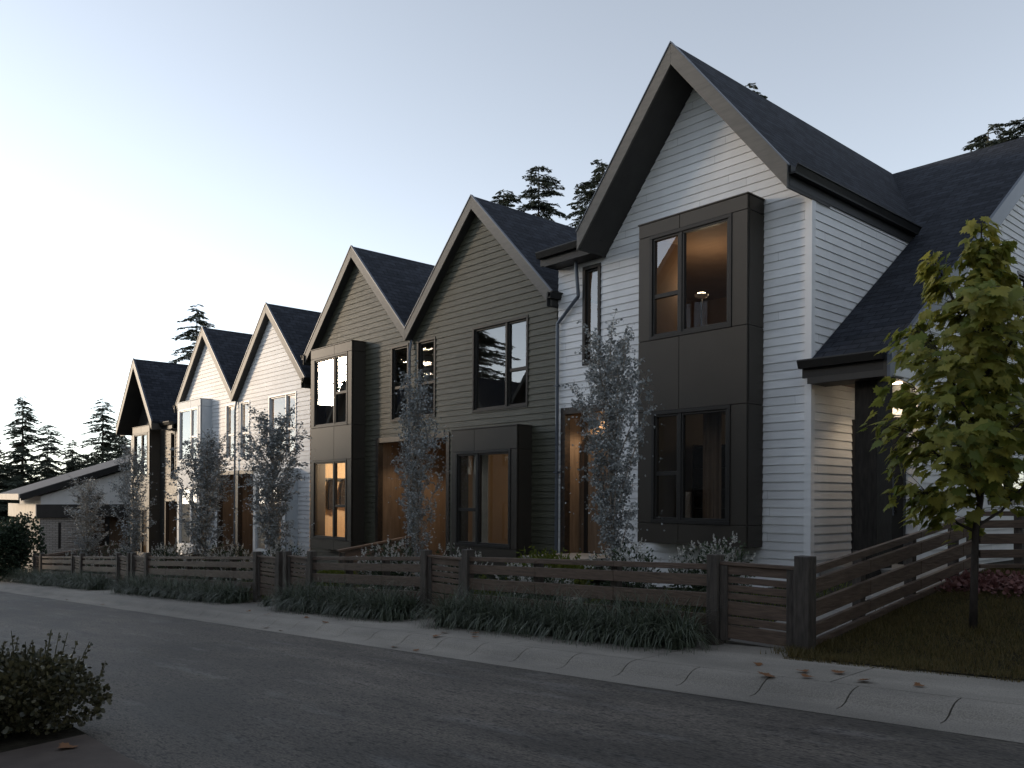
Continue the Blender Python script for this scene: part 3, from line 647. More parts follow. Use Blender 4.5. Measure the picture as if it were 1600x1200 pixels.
mb = MB(); nx_, ny_ = 28, 16
hts = [[4.03+.34*max(0,sin(i*.33+.6))*math.exp(-((j-3)/6)**2)*(.55+.45*sin(i*.21+j*.5))+.03*sin(i*1.3+j) for j in range(ny_+1)] for i in range(nx_+1)]
for i in range(nx_):
    for j in range(ny_):
        P_ = lambda a,b: (-9.12+2.04*a/nx_, 12.12+1.6*b/ny_, hts[a][b]); mb.q(P_(i,j),P_(i+1,j),P_(i+1,j+1),P_(i,j+1))
build('blanket', mb, M['linen'], BD, smooth=True)
CR = thing('coat_rack', 'dark wall rack hung with coats in the lit lower bay window of the green house', 'coat rack', (-21.5,12.4,1.9))
mb = MB(); mb.box(-21.545,-21.50,12.0,12.85,1.88,1.98)
for k in range(5): mb.tube([(-21.5,12.08+.17*k,1.92),(-21.43,12.08+.17*k,1.90),(-21.41,12.08+.17*k,1.95)],[.012]*3,6)
build('rail', mb, M['black'], CR)
def coat(y, h, w, nm):
    mb = MB(); n = 16; rings = []
    for s_ in range(9):
        z = 1.93 - h*s_/8; ww = w*(.45+.55*min(1,s_/2.5))*(1+.04*s_/8)
        rings.append([(-21.42+.085*cos(2*pi*k/n)*(1+.25*sin(k*2.1)), y+ww/2*sin(2*pi*k/n), z+.02*sin(k*1.7+s_)) for k in range(n)])
    for a,b in zip(rings[:-1],rings[1:]):
        for k in range(n): mb.q(a[k],a[(k+1)%n],b[(k+1)%n],b[k])
    mb.q(*rings[0]); mb.q(*reversed(rings[-1]))
    o = build('coat', mb, M['fabric'], None, smooth=True, origin=(-21.42,y,1.2)); return o
tag(coat(12.22,.86,.30,''), 'long dark coat hanging nearer the street on the rack in the green house', 'coat', 'coats on the rack')
tag(coat(12.60,.74,.27,''), 'shorter dark coat hanging deeper in the room on the rack in the green house', 'coat', 'coats on the rack')
def pendant(x, y, z, top, label):
    t = thing('pendant_lamp', label, 'lamp', (x,y,z), 'pendant lamps in the white houses')
    mb = MB(); mb.tube([(x,y,z+.10),(x,y,top)],[.006,.006],6); build('cord', mb, M['black'], t)
    mb = MB(); mb.tube([(x,y,z-.06),(x,y,z-.03),(x,y,z+.03),(x,y,z+.08),(x,y,z+.11)],[.02,.06,.065,.035,.02],12); build('bulb', mb, M['lamp'], t, smooth=True)
pendant(-26.15,12.2,4.1,4.64,'small glowing bulb in the right one of two narrow upper windows of the white houses')
pendant(-27.35,12.2,4.1,4.64,'small glowing bulb in the narrow upper window right of the pale two storey bay')
def curtain(x0, x1, y, z0, z1, label, m):
    mb = MB(); n = int((x1-x0)/.03)
    for i in range(n):
        a, b = x0+(x1-x0)*i/n, x0+(x1-x0)*(i+1)/n
        ya, yb = y+.03*sin(i*1.35)+.012*sin(i*.5), y+.03*sin((i+1)*1.35)+.012*sin((i+1)*.5)
        mb.q((a,ya,z0),(b,yb,z0),(b,yb,z1),(a,ya,z1))
    tag(build('curtain', mb, M[m], None, smooth=True, origin=(x0,y,z0)), label, 'curtain', 'curtains behind the windows')
curtain(-14.30,-13.75,11.62,.3,2.42,'pleated curtain in the ground floor bay of the green house nearest the viewer','linen')
curtain(-24.45,-23.5,11.62,-.5,1.75,'cream pleated curtain in the low pale bay of the white house','linen')
curtain(-30.75,-30.2,11.62,2.4,4.5,'cream curtain in the upper window of the pale two storey bay','linen')
curtain(-30.75,-29.6,11.62,-.6,1.8,'cream curtain in the lower window of the pale two storey bay','linen')

# ================================================================== row across the street (seen mirrored in the windows)
OY = -4.2
def opposite(x, wd, eave, wm, pmn, label, story=True):
    g = G(x); t = thing('townhouse', label, 'house', (x,OY-4,g), 'townhouses across the street'); sl = 1.15; hw = wd/2; pk = eave+sl*hw
    F = lambda q, z, o: (q, OY+o, z)
    def out(z):
        if z < eave: return (x-hw, x+hw)
        h = (pk-.3-z)/sl; return (x-h, x+h)
    ws = [(x-1.9,x-.3,eave-2.3,eave-.6),(x+.6,x+1.7,eave-2.3,eave-.6),(x-1.9,x-.2,g+.7,g+2.6)]
    mb = MB(); siding(mb, F, out, g-.4, pk-.35, ws); build('front_wall', mb, M[wm], t)
    mb = MB(); chevron(mb, x, pk, hw+.15, sl, 0, .12, OY+.45, OY-10); build('roof', mb, M['shY'], t)
    mb = MB(); chevron(mb, x, pk, hw+.15, sl, .01, .3, OY+.451, OY+.49); build('rake_board', mb, M['rake'], t)
    mb = MB(); mb.box(x-hw,x-hw+.06,OY-.02,OY-10,g-.4,eave); mb.box(x+hw-.06,x+hw,OY-.02,OY-10,g-.4,eave); mb.box(x-hw+.06,x+hw-.06,OY-9.9,OY-10,g-.4,eave); build('side_wall', mb, M[wm], t)
    for k,wn in enumerate(ws): window(t, F, *wn, M['frame'], mull=(wn[0]+wn[1])/2)
    mb = MB(); mb.box(x+.75,x+1.65,OY+.025,OY+.07,g+.35,g+2.45); build('door', mb, M['niche'], t)
    room(t, x-hw+.1, x+hw-.1, OY-.12, OY-4, eave-2.9, eave-.2, M['dimplaster'], 'upper_room'); room(t, x-hw+.1, x+hw-.1, OY-.12, OY-4, g, g+2.8, M['dimplaster'], 'lower_room')
for k,(x,wd,e,wm,lb) in enumerate([(6.5,5.4,6.6,'charcoal','charcoal townhouse across the street, behind the viewpoint, right end of its row'),(1.0,5.2,6.4,'white','white townhouse across the street behind the viewpoint'),(-4.4,5.2,6.2,'green','green townhouse across the street, beside the driveway'),
    (-12.3,5.4,6.4,'charcoal','charcoal townhouse across the street opposite the white end house'),(-18.4,6.2,9.7,'charcoal','dark townhouse across the street mirrored in the tall bay windows'),(-23.4,5.2,5.5,'green','green townhouse across the street mirrored in the big green house window'),
    (-28.8,5.2,5.2,'charcoal','charcoal townhouse across the street mirrored in the lit green house bay'),(-34.2,5.2,4.8,'green','green townhouse across the street opposite the charcoal house'),(-39.6,5.2,4.4,'white','white townhouse across the street opposite the brick bungalow'),(-45.0,5.2,5.4,'charcoal','charcoal townhouse across the street mirrored in the upper bronze bay of the green house'),(-50.4,5.2,4.6,'charcoal','farthest charcoal townhouse across the street')]):
    opposite(x, wd, e, wm, None, lb)

curtain(-8.36,-7.98,11.78,.40,2.95,'brown curtain behind the middle of the lower bay window of the white end house','browncloth')
curtain(-7.66,-7.42,11.78,.40,2.95,'brown curtain at the right edge of the lower bay window of the white end house','browncloth')
SB = thing('bookcase', 'dark bookcase in the room behind the lower bay window of the white end house', 'bookcase', (-9.0,13.9,.37))
mb = MB(); mb.box(-9.9,-9.86,13.6,13.95,.37,2.5); mb.box(-8.2,-8.16,13.6,13.95,.37,2.5); mb.box(-9.86,-8.2,13.91,13.95,.37,2.5); build('case', mb, M['niche'], SB)
for k in range(6):
    mb = MB(); mb.box(-9.858,-8.202,13.6,13.905,.40+k*.41,.43+k*.41); build('shelf', mb, M['niche'], SB)
# ================================================================== brick bungalow beyond the row
BG = thing('bungalow', 'low brick and white rendered house with sloping grey roof at the far left', 'house', (-44,11,-2.4))
gx1 = -42.0; gy0, gy1 = 9.2, 22.0
def hexq(mb, x0,x1, pts):       # prism of a (y,z) outline
    mb.prism(pts, 'X', x0, x1)
mb = MB()
for (a,b,z0,z1) in ((gy0,gy0+.75,-2.6,.42),(gy0+.87,11.15,-2.6,.42),(gy0+.75,gy0+.87,-2.6,-1.0),(gy0+.75,gy0+.87,.20,.42),(13.2,16,-2.6,.42)): mb.box(gx1-.25,gx1,a,b,z0,z1)
mb.box(-47,gx1-.26,gy0,gy0+.2,-2.6,.42); mb.box(-47,gx1-.9,11.15,11.3,-2.6,.42)
for r in range(7):              # relief bricks standing proud of the wall
    for k in range(4): mb.box(gx1+.001,gx1+.035,10.35+k*.27,10.35+k*.27+.19,-.9+r*.19,-.9+r*.19+.065)
build('brick_wall', mb, M['brick'], BG)
mb = MB(); mb.box(gx1-.15,gx1-.05,gy0+.75,gy0+.87,-1.0,.20); w_ = build('window', mb, M['black'], BG)
mb = MB(); mb.box(-47.5,gx1+.12,gy0-.15,16,.42,1.02); build('band', mb, M['soffit'], BG)
mb = MB(); mb.box(-47.5,gx1+.121,gy0-.19,gy0-.152,.40,1.03); build('fascia', mb, M['cream'], BG)
mb = MB(); hexq(mb, -46.2, gx1-.02, [(gy0+.05,1.02),(22,1.02),(22,1.36+.35*12.8),(gy0+.05,1.38)]); build('gable_wall', mb, M['render'], BG)
mb = MB(); mb.box(gx1-.018,gx1-.008,10.75,11.75,1.13,1.40); build('slot_window', mb, M['black'], BG)
mb = MB(); hexq(mb, -46.5, gx1+.25, [(8.35,1.27),(22.3,1.27+.35*13.95),(22.3,1.47+.35*13.95),(8.35,1.47)]); build('roof', mb, M['greyroof'], BG)
mb = MB(); hexq(mb, gx1+.252, gx1+.29, [(8.40,1.18),(22.3,1.18+.35*13.9),(22.3,1.46+.35*13.9),(8.40,1.46)]); build('verge_board', mb, M['gutter'], BG)
mb = MB(); mb.box(-46.5,gx1+.29,8.30,8.348,1.22,1.49); build('eave_board', mb, M['cream'], BG)
mb = MB(); mb.box(gx1-.16,gx1-.02,12.0,12.14,-2.5,.42); build('porch_post', mb, M['black'], BG)
mb = MB(); mb.box(gx1-.9,gx1-.8,11.3,13.2,-2.5,.42); build('porch_back', mb, M['wood'], BG)
mb = MB(); mb.box(gx1-.79,gx1-.76,11.5,12.3,-2.4,-.35); build('door', mb, M['niche'], BG)
mb = MB(); mb.box(gx1-.06,gx1-.02,11.2,12.0,-1.25,-1.2); mb.box(gx1-.06,gx1-.02,11.2,12.0,-1.75,-1.70); build('handrail', mb, M['black'], BG)
# ================================================================== fences and gates
FYL = 7.33
def T(x): return G(x) + .91 + .09*min(1, max(0, (-4.04-x)/5))
RAILS = [(0,.06),(.11,.23),(.30,.45),(.52,.64),(.69,.74)]
def post(root, x, y, z0, z1, w=.13, name='post'):
    mb = MB(); h = w/2; mb.hexa([(x-h,y-h,z0),(x+h,y-h,z0),(x+h,y+h,z0),(x-h,y+h,z0)],[(x-h,y-h,z1),(x+h,y-h,z1),(x+h,y+h,z1),(x-h,y+h,z1)])
    return build(name, mb, M['post'], root, bevel=.006, origin=(x,y,z0))
def run(xa, xb, label):
    t = thing('wooden_fence', label, 'fence', ((xa+xb)/2,FYL,G((xa+xb)/2)), 'front fences along the pavement')
    for x in (xa, xb): post(t, x, FYL, G(x)-.25, T(x))
    n = max(2, round((xa-xb)/1.3)); a0, b0 = xa-.066, xb+.066
    for k in range(1, n):
        x = a0+(b0-a0)*k/n; post(t, x-.05, FYL+.10, G(x)-.25, T(x)-.12, .10)
    for (p, q) in RAILS:
        mb = MB()
        for k in range(n):
            u, v = a0+(b0-a0)*k/n, a0+(b0-a0)*(k+1)/n - (-.008 if k < n-1 else 0)
            zt = lambda x: T(x)-.10
            mb.hexa([(v,FYL-.02,zt(v)-q),(u,FYL-.02,zt(u)-q),(u,FYL+.03,zt(u)-q),(v,FYL+.03,zt(v)-q)], [(v,FYL-.02,zt(v)-p),(u,FYL-.02,zt(u)-p),(u,FYL+.03,zt(u)-p),(v,FYL+.03,zt(v)-p)])
        build('rail', mb, M['board'], t, bevel=.004)
run(-5.04, -9.12, 'nearest front fence run, dark rails between the corner gate and the next gate')
run(-10.10, -13.58, 'dark rail fence in front of the lit bay and entry of the green houses')
run(-15.80, -22.18, 'longest dark rail fence, in front of the white houses with pale frames')
run(-24.53, -28.10, 'dark rail fence in front of the charcoal house, second from the left end')
run(-29.06, -33.12, 'dark rail fence in front of the brick bungalow, at the left end of the row')
def gate(xa, xb, label):            # xa right, xb left
    t = thing('gate', label, 'gate', ((xa+xb)/2,FYL,G((xa+xb)/2)), 'slatted gates along the pavement')
    zt = min(T(xa), T(xb)) - .07; y0, y1 = FYL-.03, FYL+.03; H = .80
    for x in (xa, xb):
        sg = -1 if x == xa else 1; mb = MB(); mb.box(x, x+sg*.085, y0-.004, y1+.004, zt-H, zt-.036); build('stile', mb, M['post'], t, bevel=.004)
    mb = MB(); mb.box(xb, xa, y0-.01, y1+.01, zt-.034, zt); build('top_rail', mb, M['board'], t, bevel=.004)
    for p,q in ((.036,.125),(.15,.212),(.232,.297),(.315,.375),(.40,.535),(.555,.625),(.64,.775)):
        mb = MB(); mb.box(xb+.086, xa-.086, y0+.012, y1-.012, zt-q, zt-p); build('slat', mb, M['board'], t, bevel=.003)
gate(-4.13, -4.96, 'slatted dark gate beside the corner post of the white end house')
gate(-9.20, -10.02, 'slatted dark gate below the ground floor bay of the green house')
gate(-13.66, -14.44, 'slatted dark gate below the lit green house bay, right one of the close pair')
gate(-14.89, -15.72, 'slatted dark gate below the low pale bay, left one of the close pair')
gate(-22.27, -23.19, 'slatted dark gate at the left end of the longest fence run')
gate(-23.67, -24.45, 'slatted dark gate below the charcoal house bay, facing the gap between grass borders')
gate(-28.19, -28.97, 'slatted dark gate in front of the brick bungalow between two rail fences')
gate(-33.2, -34.02, 'slatted dark gate at the far left end of the fence row beside the hedge bush')
for x, lb in ((-14.52,'dark gate post by the right gate of the close pair'),(-14.81,'dark gate post by the left gate of the close pair'),(-23.27,'dark gate post by the left end of the longest fence'),(-23.58,'dark gate post by the gate of the charcoal house'),(-34.1,'dark gate post at the far left end of the fence row')):
    tag(post(None, x, FYL, G(x)-.25, T(x), name='gate_post'), lb, 'post', 'gate posts')
# side fence climbing the lawn
SF = thing('wooden_fence', 'dark rail fence climbing the lawn from the corner post towards the porch', 'fence', (-4.04,9.4,.3))
post(SF, -4.04, FYL, -.25, .91, .15)
ysf = [7.41, 8.60, 9.85, 11.10, 11.62]
sz = lambda y: .80 + (y-7.40)*.115           # top of the top rail
for y in ysf[1:4]: post(SF, -4.10, y-.06, sz(y)-1.1, sz(y)-.03, .10)
post(SF, -4.10, 11.64, .2, 1.26, .10)
for (p, q) in ((0,.07),(.12,.255),(.33,.485),(.545,.66),(.70,.755)):
    mb = MB()
    for a, b in zip(ysf[:-1], ysf[1:]):
        b -= .008; mb.hexa([(-4.05,a,sz(a)-q),(-4.0,a,sz(a)-q),(-4.0,b,sz(b)-q),(-4.05,b,sz(b)-q)], [(-4.05,a,sz(a)-p),(-4.0,a,sz(a)-p),(-4.0,b,sz(b)-p),(-4.05,b,sz(b)-p)])
    build('rail', mb, M['board'], SF, bevel=.004)
S2 = thing('wooden_fence', 'dark rail fence running off to the right behind the maple tree', 'fence', (-3.0,13.0,.6))
ux, uy = .62, .785; p0 = Vector((-4.0,11.68,0)); nx, ny = uy, -ux
for k in range(4):
    d = .55+1.1*k; post(S2, p0.x+ux*d-nx*.06, p0.y+uy*d-ny*.06, .3, 1.28, .10)
for (p, q) in ((0,.06),(.115,.215),(.29,.42),(.495,.60),(.68,.73)):
    mb = MB(); zt = lambda d: 1.30+.012*d
    for k in range(5):
        a, b = -.02 if k == 0 else .6+1.1*(k-1), .592+1.1*k
        f = lambda d, o, h: (p0.x+ux*d+nx*o, p0.y+uy*d+ny*o, zt(d)-h)
        mb.hexa([f(a,-.02,q),f(a,.02,q),f(b,.02,q),f(b,-.02,q)], [f(a,-.02,p),f(a,.02,p),f(b,.02,p),f(b,-.02,p)])
    build('rail', mb, M['board'], S2, bevel=.004)
# low boarded stair walls dividing the front yards
def stairwall(x, y0, y1, z0, z1, label, nseg=2):
    t = thing('stair_wall', label, 'low wall', (x,(y0+y1)/2,G(x)), 'low stair walls between the yards')
    for k in range(5):
        mb = MB(); p = .06+k*.15
        mb.hexa([(x-.02,y0,z0-p-.14),(x+.02,y0,z0-p-.14),(x+.02,y1,z1-p-.14),(x-.02,y1,z1-p-.14)], [(x-.02,y0,z0-p),(x+.02,y0,z0-p),(x+.02,y1,z1-p),(x-.02,y1,z1-p)]); build('board', mb, M['board'], t)
    mb = MB(); mb.hexa([(x-.07,y0-.03,z0-.045),(x+.07,y0-.03,z0-.045),(x+.07,y1,z1-.045),(x-.07,y1,z1-.045)], [(x-.07,y0-.03,z0),(x+.07,y0-.03,z0),(x+.07,y1,z1),(x-.07,y1,z1)]); build('cap', mb, M['board'], t, bevel=.004)
    for k in range(nseg+1):
        y = y0+.06+(y1-y0-.14)*k/nseg; z = z0+(z1-z0)*k/nseg; post(t, x+.06, y, z-1.2, z-.05, .09)
stairwall(-16.66, 9.67, 11.6, .24, .51, 'low dark boarded wall rising to the shared entry of the green houses')
stairwall(-26.66, 9.67, 11.6, -.45, -.14, 'low dark boarded wall rising to the shared entry of the white houses')
stairwall(-37.6, 8.0, 11.6, -1.02, -.56, 'low dark boarded wall rising towards the brick bungalow, farthest left', 3)
# paths behind the gates
def path(name, x0, x1, y0, y1, slope_of, n, w):
    mb = MB(); L_ = (y1-y0)/n
    for k in range(n):
        a, b = y0+k*L_, y0+(k+1)*L_-.012
        mb.hexa([(x0,a,slope_of(x0,a)-.08),(x1,a,slope_of(x1,a)-.08),(x1,b,slope_of(x1,b)-.08),(x0,b,slope_of(x0,b)-.08)], [(x0,a,slope_of(x0,a)),(x1,a,slope_of(x1,a)),(x1,b,slope_of(x1,b)),(x0,b,slope_of(x0,b))])
    tag(build(name, mb, M['slab']), kind='structure')
path('path', -4.98, -4.14, 7.44, 12.6, lambda x,y: .0+.115*max(0,y-7.5)-.02, 9, .8)
for xg in (-9.6, -14.05, -15.3, -22.7, -24.05, -28.6):
    path('path', xg-.4, xg+.4, 7.44, 10.4, lambda x,y: Zy(x,y)+.02, 5, .8)

# ================================================================== plants
rnd = random.Random(11)
def leafquad(mb, p, d, n, L, w):
    """pointed leaf: base p, direction d, face normal n"""
    d = d.normalized(); s = d.cross(n)
    s = s.normalized() if s.length > 1e-5 else d.orthogonal().normalized(); m_ = p+d*L*.5; nn = s.cross(d)
    mb.q(p, m_+s*w*.5+nn*L*.06, p+d*L, m_-s*w*.5+nn*L*.06)
def roundleaf(mb, p, d, n, L):
    d = d.normalized(); s = d.cross(n); s = s.normalized() if s.length > 1e-5 else d.orthogonal().normalized()
    pts = [(0,0),(.30,-.42),(.72,-.36),(1,0),(.72,.36),(.30,.42)]
    mb.q(*[p+d*L*a+s*L*b for a,b in pts])
def rv(r=rnd): 
    while True:
        v = Vector((r.uniform(-1,1), r.uniform(-1,1), r.uniform(-1,1)))
        if .05 < v.length < 1: return v.normalized()
def shrub_mesh(rx, rz, n, size, seed, rounded=False, spikes=0, sprays=0):
    r = random.Random(seed); f = MB(); fl = MB(); tw = MB()
    for k in range(7):
        a = r.uniform(0,2*pi); e = Vector((cos(a)*rx*.55, sin(a)*rx*.55, rz*1.2)); tw.tube([(0,0,-.05),(e.x*.4,e.y*.4,e.z*.5),tuple(e)],[.014,.009,.004],5)
    lobes = [(Vector((r.uniform(-.45,.45)*rx, r.uniform(-.45,.45)*rx, rz*r.uniform(.55,1.05))), r.uniform(.45,.72)) for _ in range(9)]
    for k in range(n):
        c, s = r.choice(lobes); v = rv(r); rad = (r.uniform(.45,1))**.6*s
        p = c + Vector((v.x*rx*rad, v.y*rx*rad, v.z*rz*rad))
        if p.z < .02: p.z = r.uniform(.02,.12)
        d = (v+rv(r)*.8+Vector((0,0,.3))); 
        if rounded: roundleaf(f, p, d, rv(r), size*r.uniform(.7,1.2))
        else: leafquad(f, p, d, rv(r), size*r.uniform(.7,1.4), size*.5)
    for k in range(sprays):
        c, s = r.choice(lobes); v = rv(r); v.z = abs(v.z)*.8+.15; v.normalize(); p = c+Vector((v.x*rx*s*.9, v.y*rx*s*.9, v.z*rz*s*.9)); d = (v*.6+Vector((0,0,1))).normalized(); L = r.uniform(.10,.26)
        f.tube([tuple(p), tuple(p+d*L)],[.004,.0025],4)
        for j in range(9):
            q_ = p+d*L*(j/9); (roundleaf(f, q_, rv(r)+d*.5, rv(r), size*.75) if rounded else leafquad(f, q_, rv(r)+d*.5, rv(r), size, size*.45))
    for k in range(spikes):
        c, s = r.choice(lobes); v = rv(r); v.z = abs(v.z)*.9+.1; v.normalize(); p = c+Vector((v.x*rx*s, v.y*rx*s, v.z*rz*s)); d = (v*.5+Vector((0,0,1))+rv(r)*.25).normalized()
        for j in range(15):
            t_ = j/15; q_ = p+d*.11*t_; leafquad(fl, q_, rv(r)+d*.4, rv(r), .035*(1.2-t_), .026)
    return f, fl, tw
def shrub(name, label, cat, loc, rx, rz, n, size, seed, m, group=None, rounded=False, spikes=0, sprays=0):
    t = thing(name, label, cat, loc, group); f, fl, tw = shrub_mesh(rx, rz, n, size, seed, rounded, spikes, sprays)
    for b in (f, fl, tw): b.v = [(x+loc[0], y+loc[1], z+loc[2]) for x,y,z in b.v]
    build('foliage', f, M[m], t); build('stem', tw, M['darkbark'], t)
    if spikes: build('flowers', fl, M['petal'], t)
    return t
FS1 = shrub('flowering_shrub', 'white flowering shrub by the near gate under the tall bay corner', 'shrub', (-6.0,8.9,Zy(-6.0,8.9)-.03), .50, .58, 1900, .055, 1, 'shrub', 'white flowering shrubs behind the fence', spikes=110)
FS2 = shrub('flowering_shrub', 'white flowering shrub left of the birch-like tree in front of the white end house door', 'shrub', (-8.75,8.45,Zy(-8.75,8.45)-.03), .42, .36, 1200, .055, 2, 'shrub', 'white flowering shrubs behind the fence', spikes=80)
for i,(px_x, y, k, s, lb) in enumerate([
    (-7.2,8.6,0,1.02,'white flowering shrub right of the silver leaved tree, under the tall bronze bay'),
    (-6.75,9.5,1,1.09,'white flowering shrub low under the left half of the tall bronze bay, behind the fence'),
    (-9.6,8.9,1,1.15,'white flowering shrub in front of the lime green bush by the green house bay'),
    (-10.9,8.5,0,1.02,'white flowering shrub just behind the gate below the green house bay'),
    (-11.8,8.7,1,1.28,'white flowering shrub right of the trunk of the tree at the green entry'),
    (-12.7,8.6,0,1.15,'white flowering shrub at the foot of the tree at the green entry'),
    (-13.6,8.9,1,1.28,'white flowering shrub left of the tree, before the low stair wall of the green houses'),
    (-17.3,8.6,0,1.15,'white flowering shrub behind the gate posts below the low pale bay'),
    (-18.9,8.9,1,1.28,'white flowering shrub below the tree before the white houses, right one of a row'),
    (-20.3,8.6,0,1.22,'white flowering shrub between the two trees before the white houses'),
    (-22.3,8.8,1,1.34,'white flowering shrub at the foot of the tree before the pale two storey bay'),
    (-23.9,8.6,0,1.28,'white flowering shrub left of the tree before the pale two storey bay'),
    (-26.2,8.7,1,1.41,'white flowering shrub below the charcoal house entry'),
    (-28.9,8.6,0,1.28,'white flowering shrub at the foot of the tree before the charcoal house'),
    (-31.5,8.6,1,1.34,'white flowering shrub at the foot of the farthest small tree'),
    (-32.9,8.7,0,1.15,'white flowering shrub before the brick bungalow, farthest left of its row')]):
    dup(FS1 if k == 0 else FS2, (px_x,y,Zy(px_x,y)-.04), i*1.3, s, lb, 'white flowering shrubs behind the fence')
shrub('bush', 'lime green feathery bush beside the ground floor bay of the green house', 'shrub', (-10.25,9.9,Zy(-10.25,9.9)), .75, .42, 2600, .085, 5, 'lime', sprays=60)
shrub('bush', 'low lime green bush glimpsed through the fence left of the silver leaved tree', 'shrub', (-10.4,8.6,Zy(-10.4,8.6)-.02), .45, .22, 900, .07, 6, 'lime', sprays=15)
shrub('bush', 'dark green rounded bush behind the gate posts by the lit green house bay', 'shrub', (-15.75,9.0,Zy(-15.75,9.0)), .55, .32, 1200, .07, 8, 'lime', sprays=15)
shrub('bush', 'glossy dark leaved bush at the bottom left corner by the brown paving', 'shrub', (-6.98,1.36,G(-6.98)-.10), .66, .37, 13000, .036, 9, 'box', rounded=True, sprays=90)
shrub('hedge_bush', 'tall dark hedge bush at the left edge beside the fence end', 'shrub', (-35.9,6.95,G(-35.9)-.02), .95, 1.55, 6500, .10, 10, 'hedge', rounded=True, sprays=80)
# strappy border grass
def clump(mb, x, y, z, r, n, L0):
    for k in range(n):
        a = r.uniform(0,2*pi); L = L0*r.uniform(.6,1.15); lean = r.uniform(.35,1.7); w = r.uniform(.006,.011); d = Vector((cos(a),sin(a),0)); s = Vector((-sin(a),cos(a),0))
        p = Vector((x+r.gauss(0,.03), y+r.gauss(0,.03), z)); prev = (p+s*w, p-s*w); ang = radians(88)-lean*.35; q_ = p.copy()
        for j in range(4):
            q_ = q_ + (d*cos(ang)+Vector((0,0,1))*sin(ang))*L/4; ang -= lean*(.55+.12*j); ww = w*(1-(j+1)/4.3)
            cur = (q_+s*ww, q_-s*ww); mb.q(prev[0],prev[1],cur[1],cur[0]); prev = cur
def border(xa, xb, label, seed, dens=1.0):
    r = random.Random(seed); mb = MB(); n = int((xa-xb)/.20*dens)
    for k in range(n):
        for row in (6.84, 7.03, 7.2):
            x = xa-(xa-xb)*(k+r.random())/n; y = row+r.uniform(-.06,.06); clump(mb, x, y, G(x)-.03, r, 95 if xb > -16 else 60, .70)
    tag(build('border_grass', mb, M['grassy'], None, origin=((xa+xb)/2,7.0,G(xa))), label, 'border grass', kind='stuff')
NOCALC.add('border_grass')
border(-5.15, -9.25, 'dark strappy grass border along the nearest front fence', 21)
border(-10.1, -13.9, 'dark strappy grass border below the green houses, second from the right', 22)
border(-15.9, -23.0, 'dark strappy grass border along the longest fence', 23)
border(-24.7, -28.7, 'dark strappy grass border before the charcoal house', 24)
border(-29.1, -36.3, 'dark strappy grass border at the far left end of the pavement', 25)
mb = MB(); clump(mb, -14.66, 7.0, G(-14.66)-.03, random.Random(4), 90, .42)
tag(build('grass_clump', mb, M['grassy'], None, origin=(-14.66,7.0,G(-14.66))), 'single small clump of strappy grass in front of the close pair of gates', 'grass clump')
# lawn
mb = MB(); r = random.Random(33)
def Zl(x, y): return G(x)*(1 if x < -4.04 else max(.35, 1-.12*max(0,y-7.2))) + .115*max(0,min(y,12)-7.45) + .012
for a in range(14):
    for b in range(16):
        x0, y0 = -4.05+a*.6, 6.98+b*.38; P_ = lambda x,y: (x,y,Zl(x,y)-.006)
        mb.q(P_(x0,y0),P_(x0+.6,y0),P_(x0+.6,y0+.38),P_(x0,y0+.38))
tag(build('lawn_soil', mb, M['soil']), kind='structure')
mb = MB()
def tuft(x, y): return .5+.5*sin(x*5.1+1.7*sin(y*3.3))*sin(y*6.3+1.3*sin(x*4.1))
for k in range(130000):
    x, y = -4.02+4.2*r.random()**1.25, 6.90+5.35*r.random()**1.2
    if y < 7.0 and r.random() > .35+.6*tuft(x*1.7,3.0)-(7.0-y)*4: continue
    z = Zl(x,y) if y > 6.97 else G(x)-.008; a = r.uniform(0,2*pi); L = r.uniform(.018,.05)*(.6+.9*tuft(x,y)) if r.random() < .96 else r.uniform(.05,.085); l = r.uniform(0,.9); d = Vector((cos(a)*l,sin(a)*l,1)).normalized(); s = Vector((-sin(a),cos(a),0))*.0030
    p = Vector((x,y,z-.005)); mb.q(p+s,p-s,p+d*L)
for k in range(2500):                 # a few taller blades round posts and tree
    x, y = r.choice([(-4.04,7.25),(-3.05,8.62),(-4.0,7.6),(-3.9,8.3),(-3.9,9.2)]); x += r.gauss(0,.10); y += r.gauss(0,.12); z = Zl(x,y); a = r.uniform(0,2*pi); d = Vector((cos(a)*.6,sin(a)*.6,1)).normalized(); s = Vector((-sin(a),cos(a),0))*.004; p = Vector((x,y,z-.005)); mb.q(p+s,p-s,p+d*r.uniform(.05,.11))
NOCALC.add('lawn_grass'); tag(build('lawn_grass', mb, M['lawn'], None, origin=(-3,9,0)), 'short dry green lawn rising beside the side fence', 'lawn', kind='stuff')
mb = MB()                              # grassy floor of the front yards
for k in range(16000):
    x, y = r.uniform(-24,-5.1), r.uniform(7.5,11.3); z = Zy(x,y)-.03; a = r.uniform(0,2*pi); L = r.uniform(.03,.09); d = Vector((cos(a)*.6,sin(a)*.6,1)).normalized(); s = Vector((-sin(a),cos(a),0))*.007; p = Vector((x,y,z)); mb.q(p+s,p-s,p+d*L)
NOCALC.add('yard_grass'); tag(build('yard_grass', mb, M['lime'], None, origin=(-12,9,0)), 'rough green grass covering the front yards behind the fence', 'grass', kind='stuff')
mb = MB()                              # reddish ground cover
for k in range(4500):
    u = r.random(); x = -4.0+u*2.9; y = 10.75-.10*u+r.gauss(0,.24) ; 
    if abs(y-10.75+.1*u) > .55: continue
    z = Zl(x,y)+r.uniform(.01,.13); roundleaf(mb, Vector((x,y,z)), rv(r)+Vector((0,0,.4)), Vector((0,0,1))+rv(r)*.6, r.uniform(.035,.06))
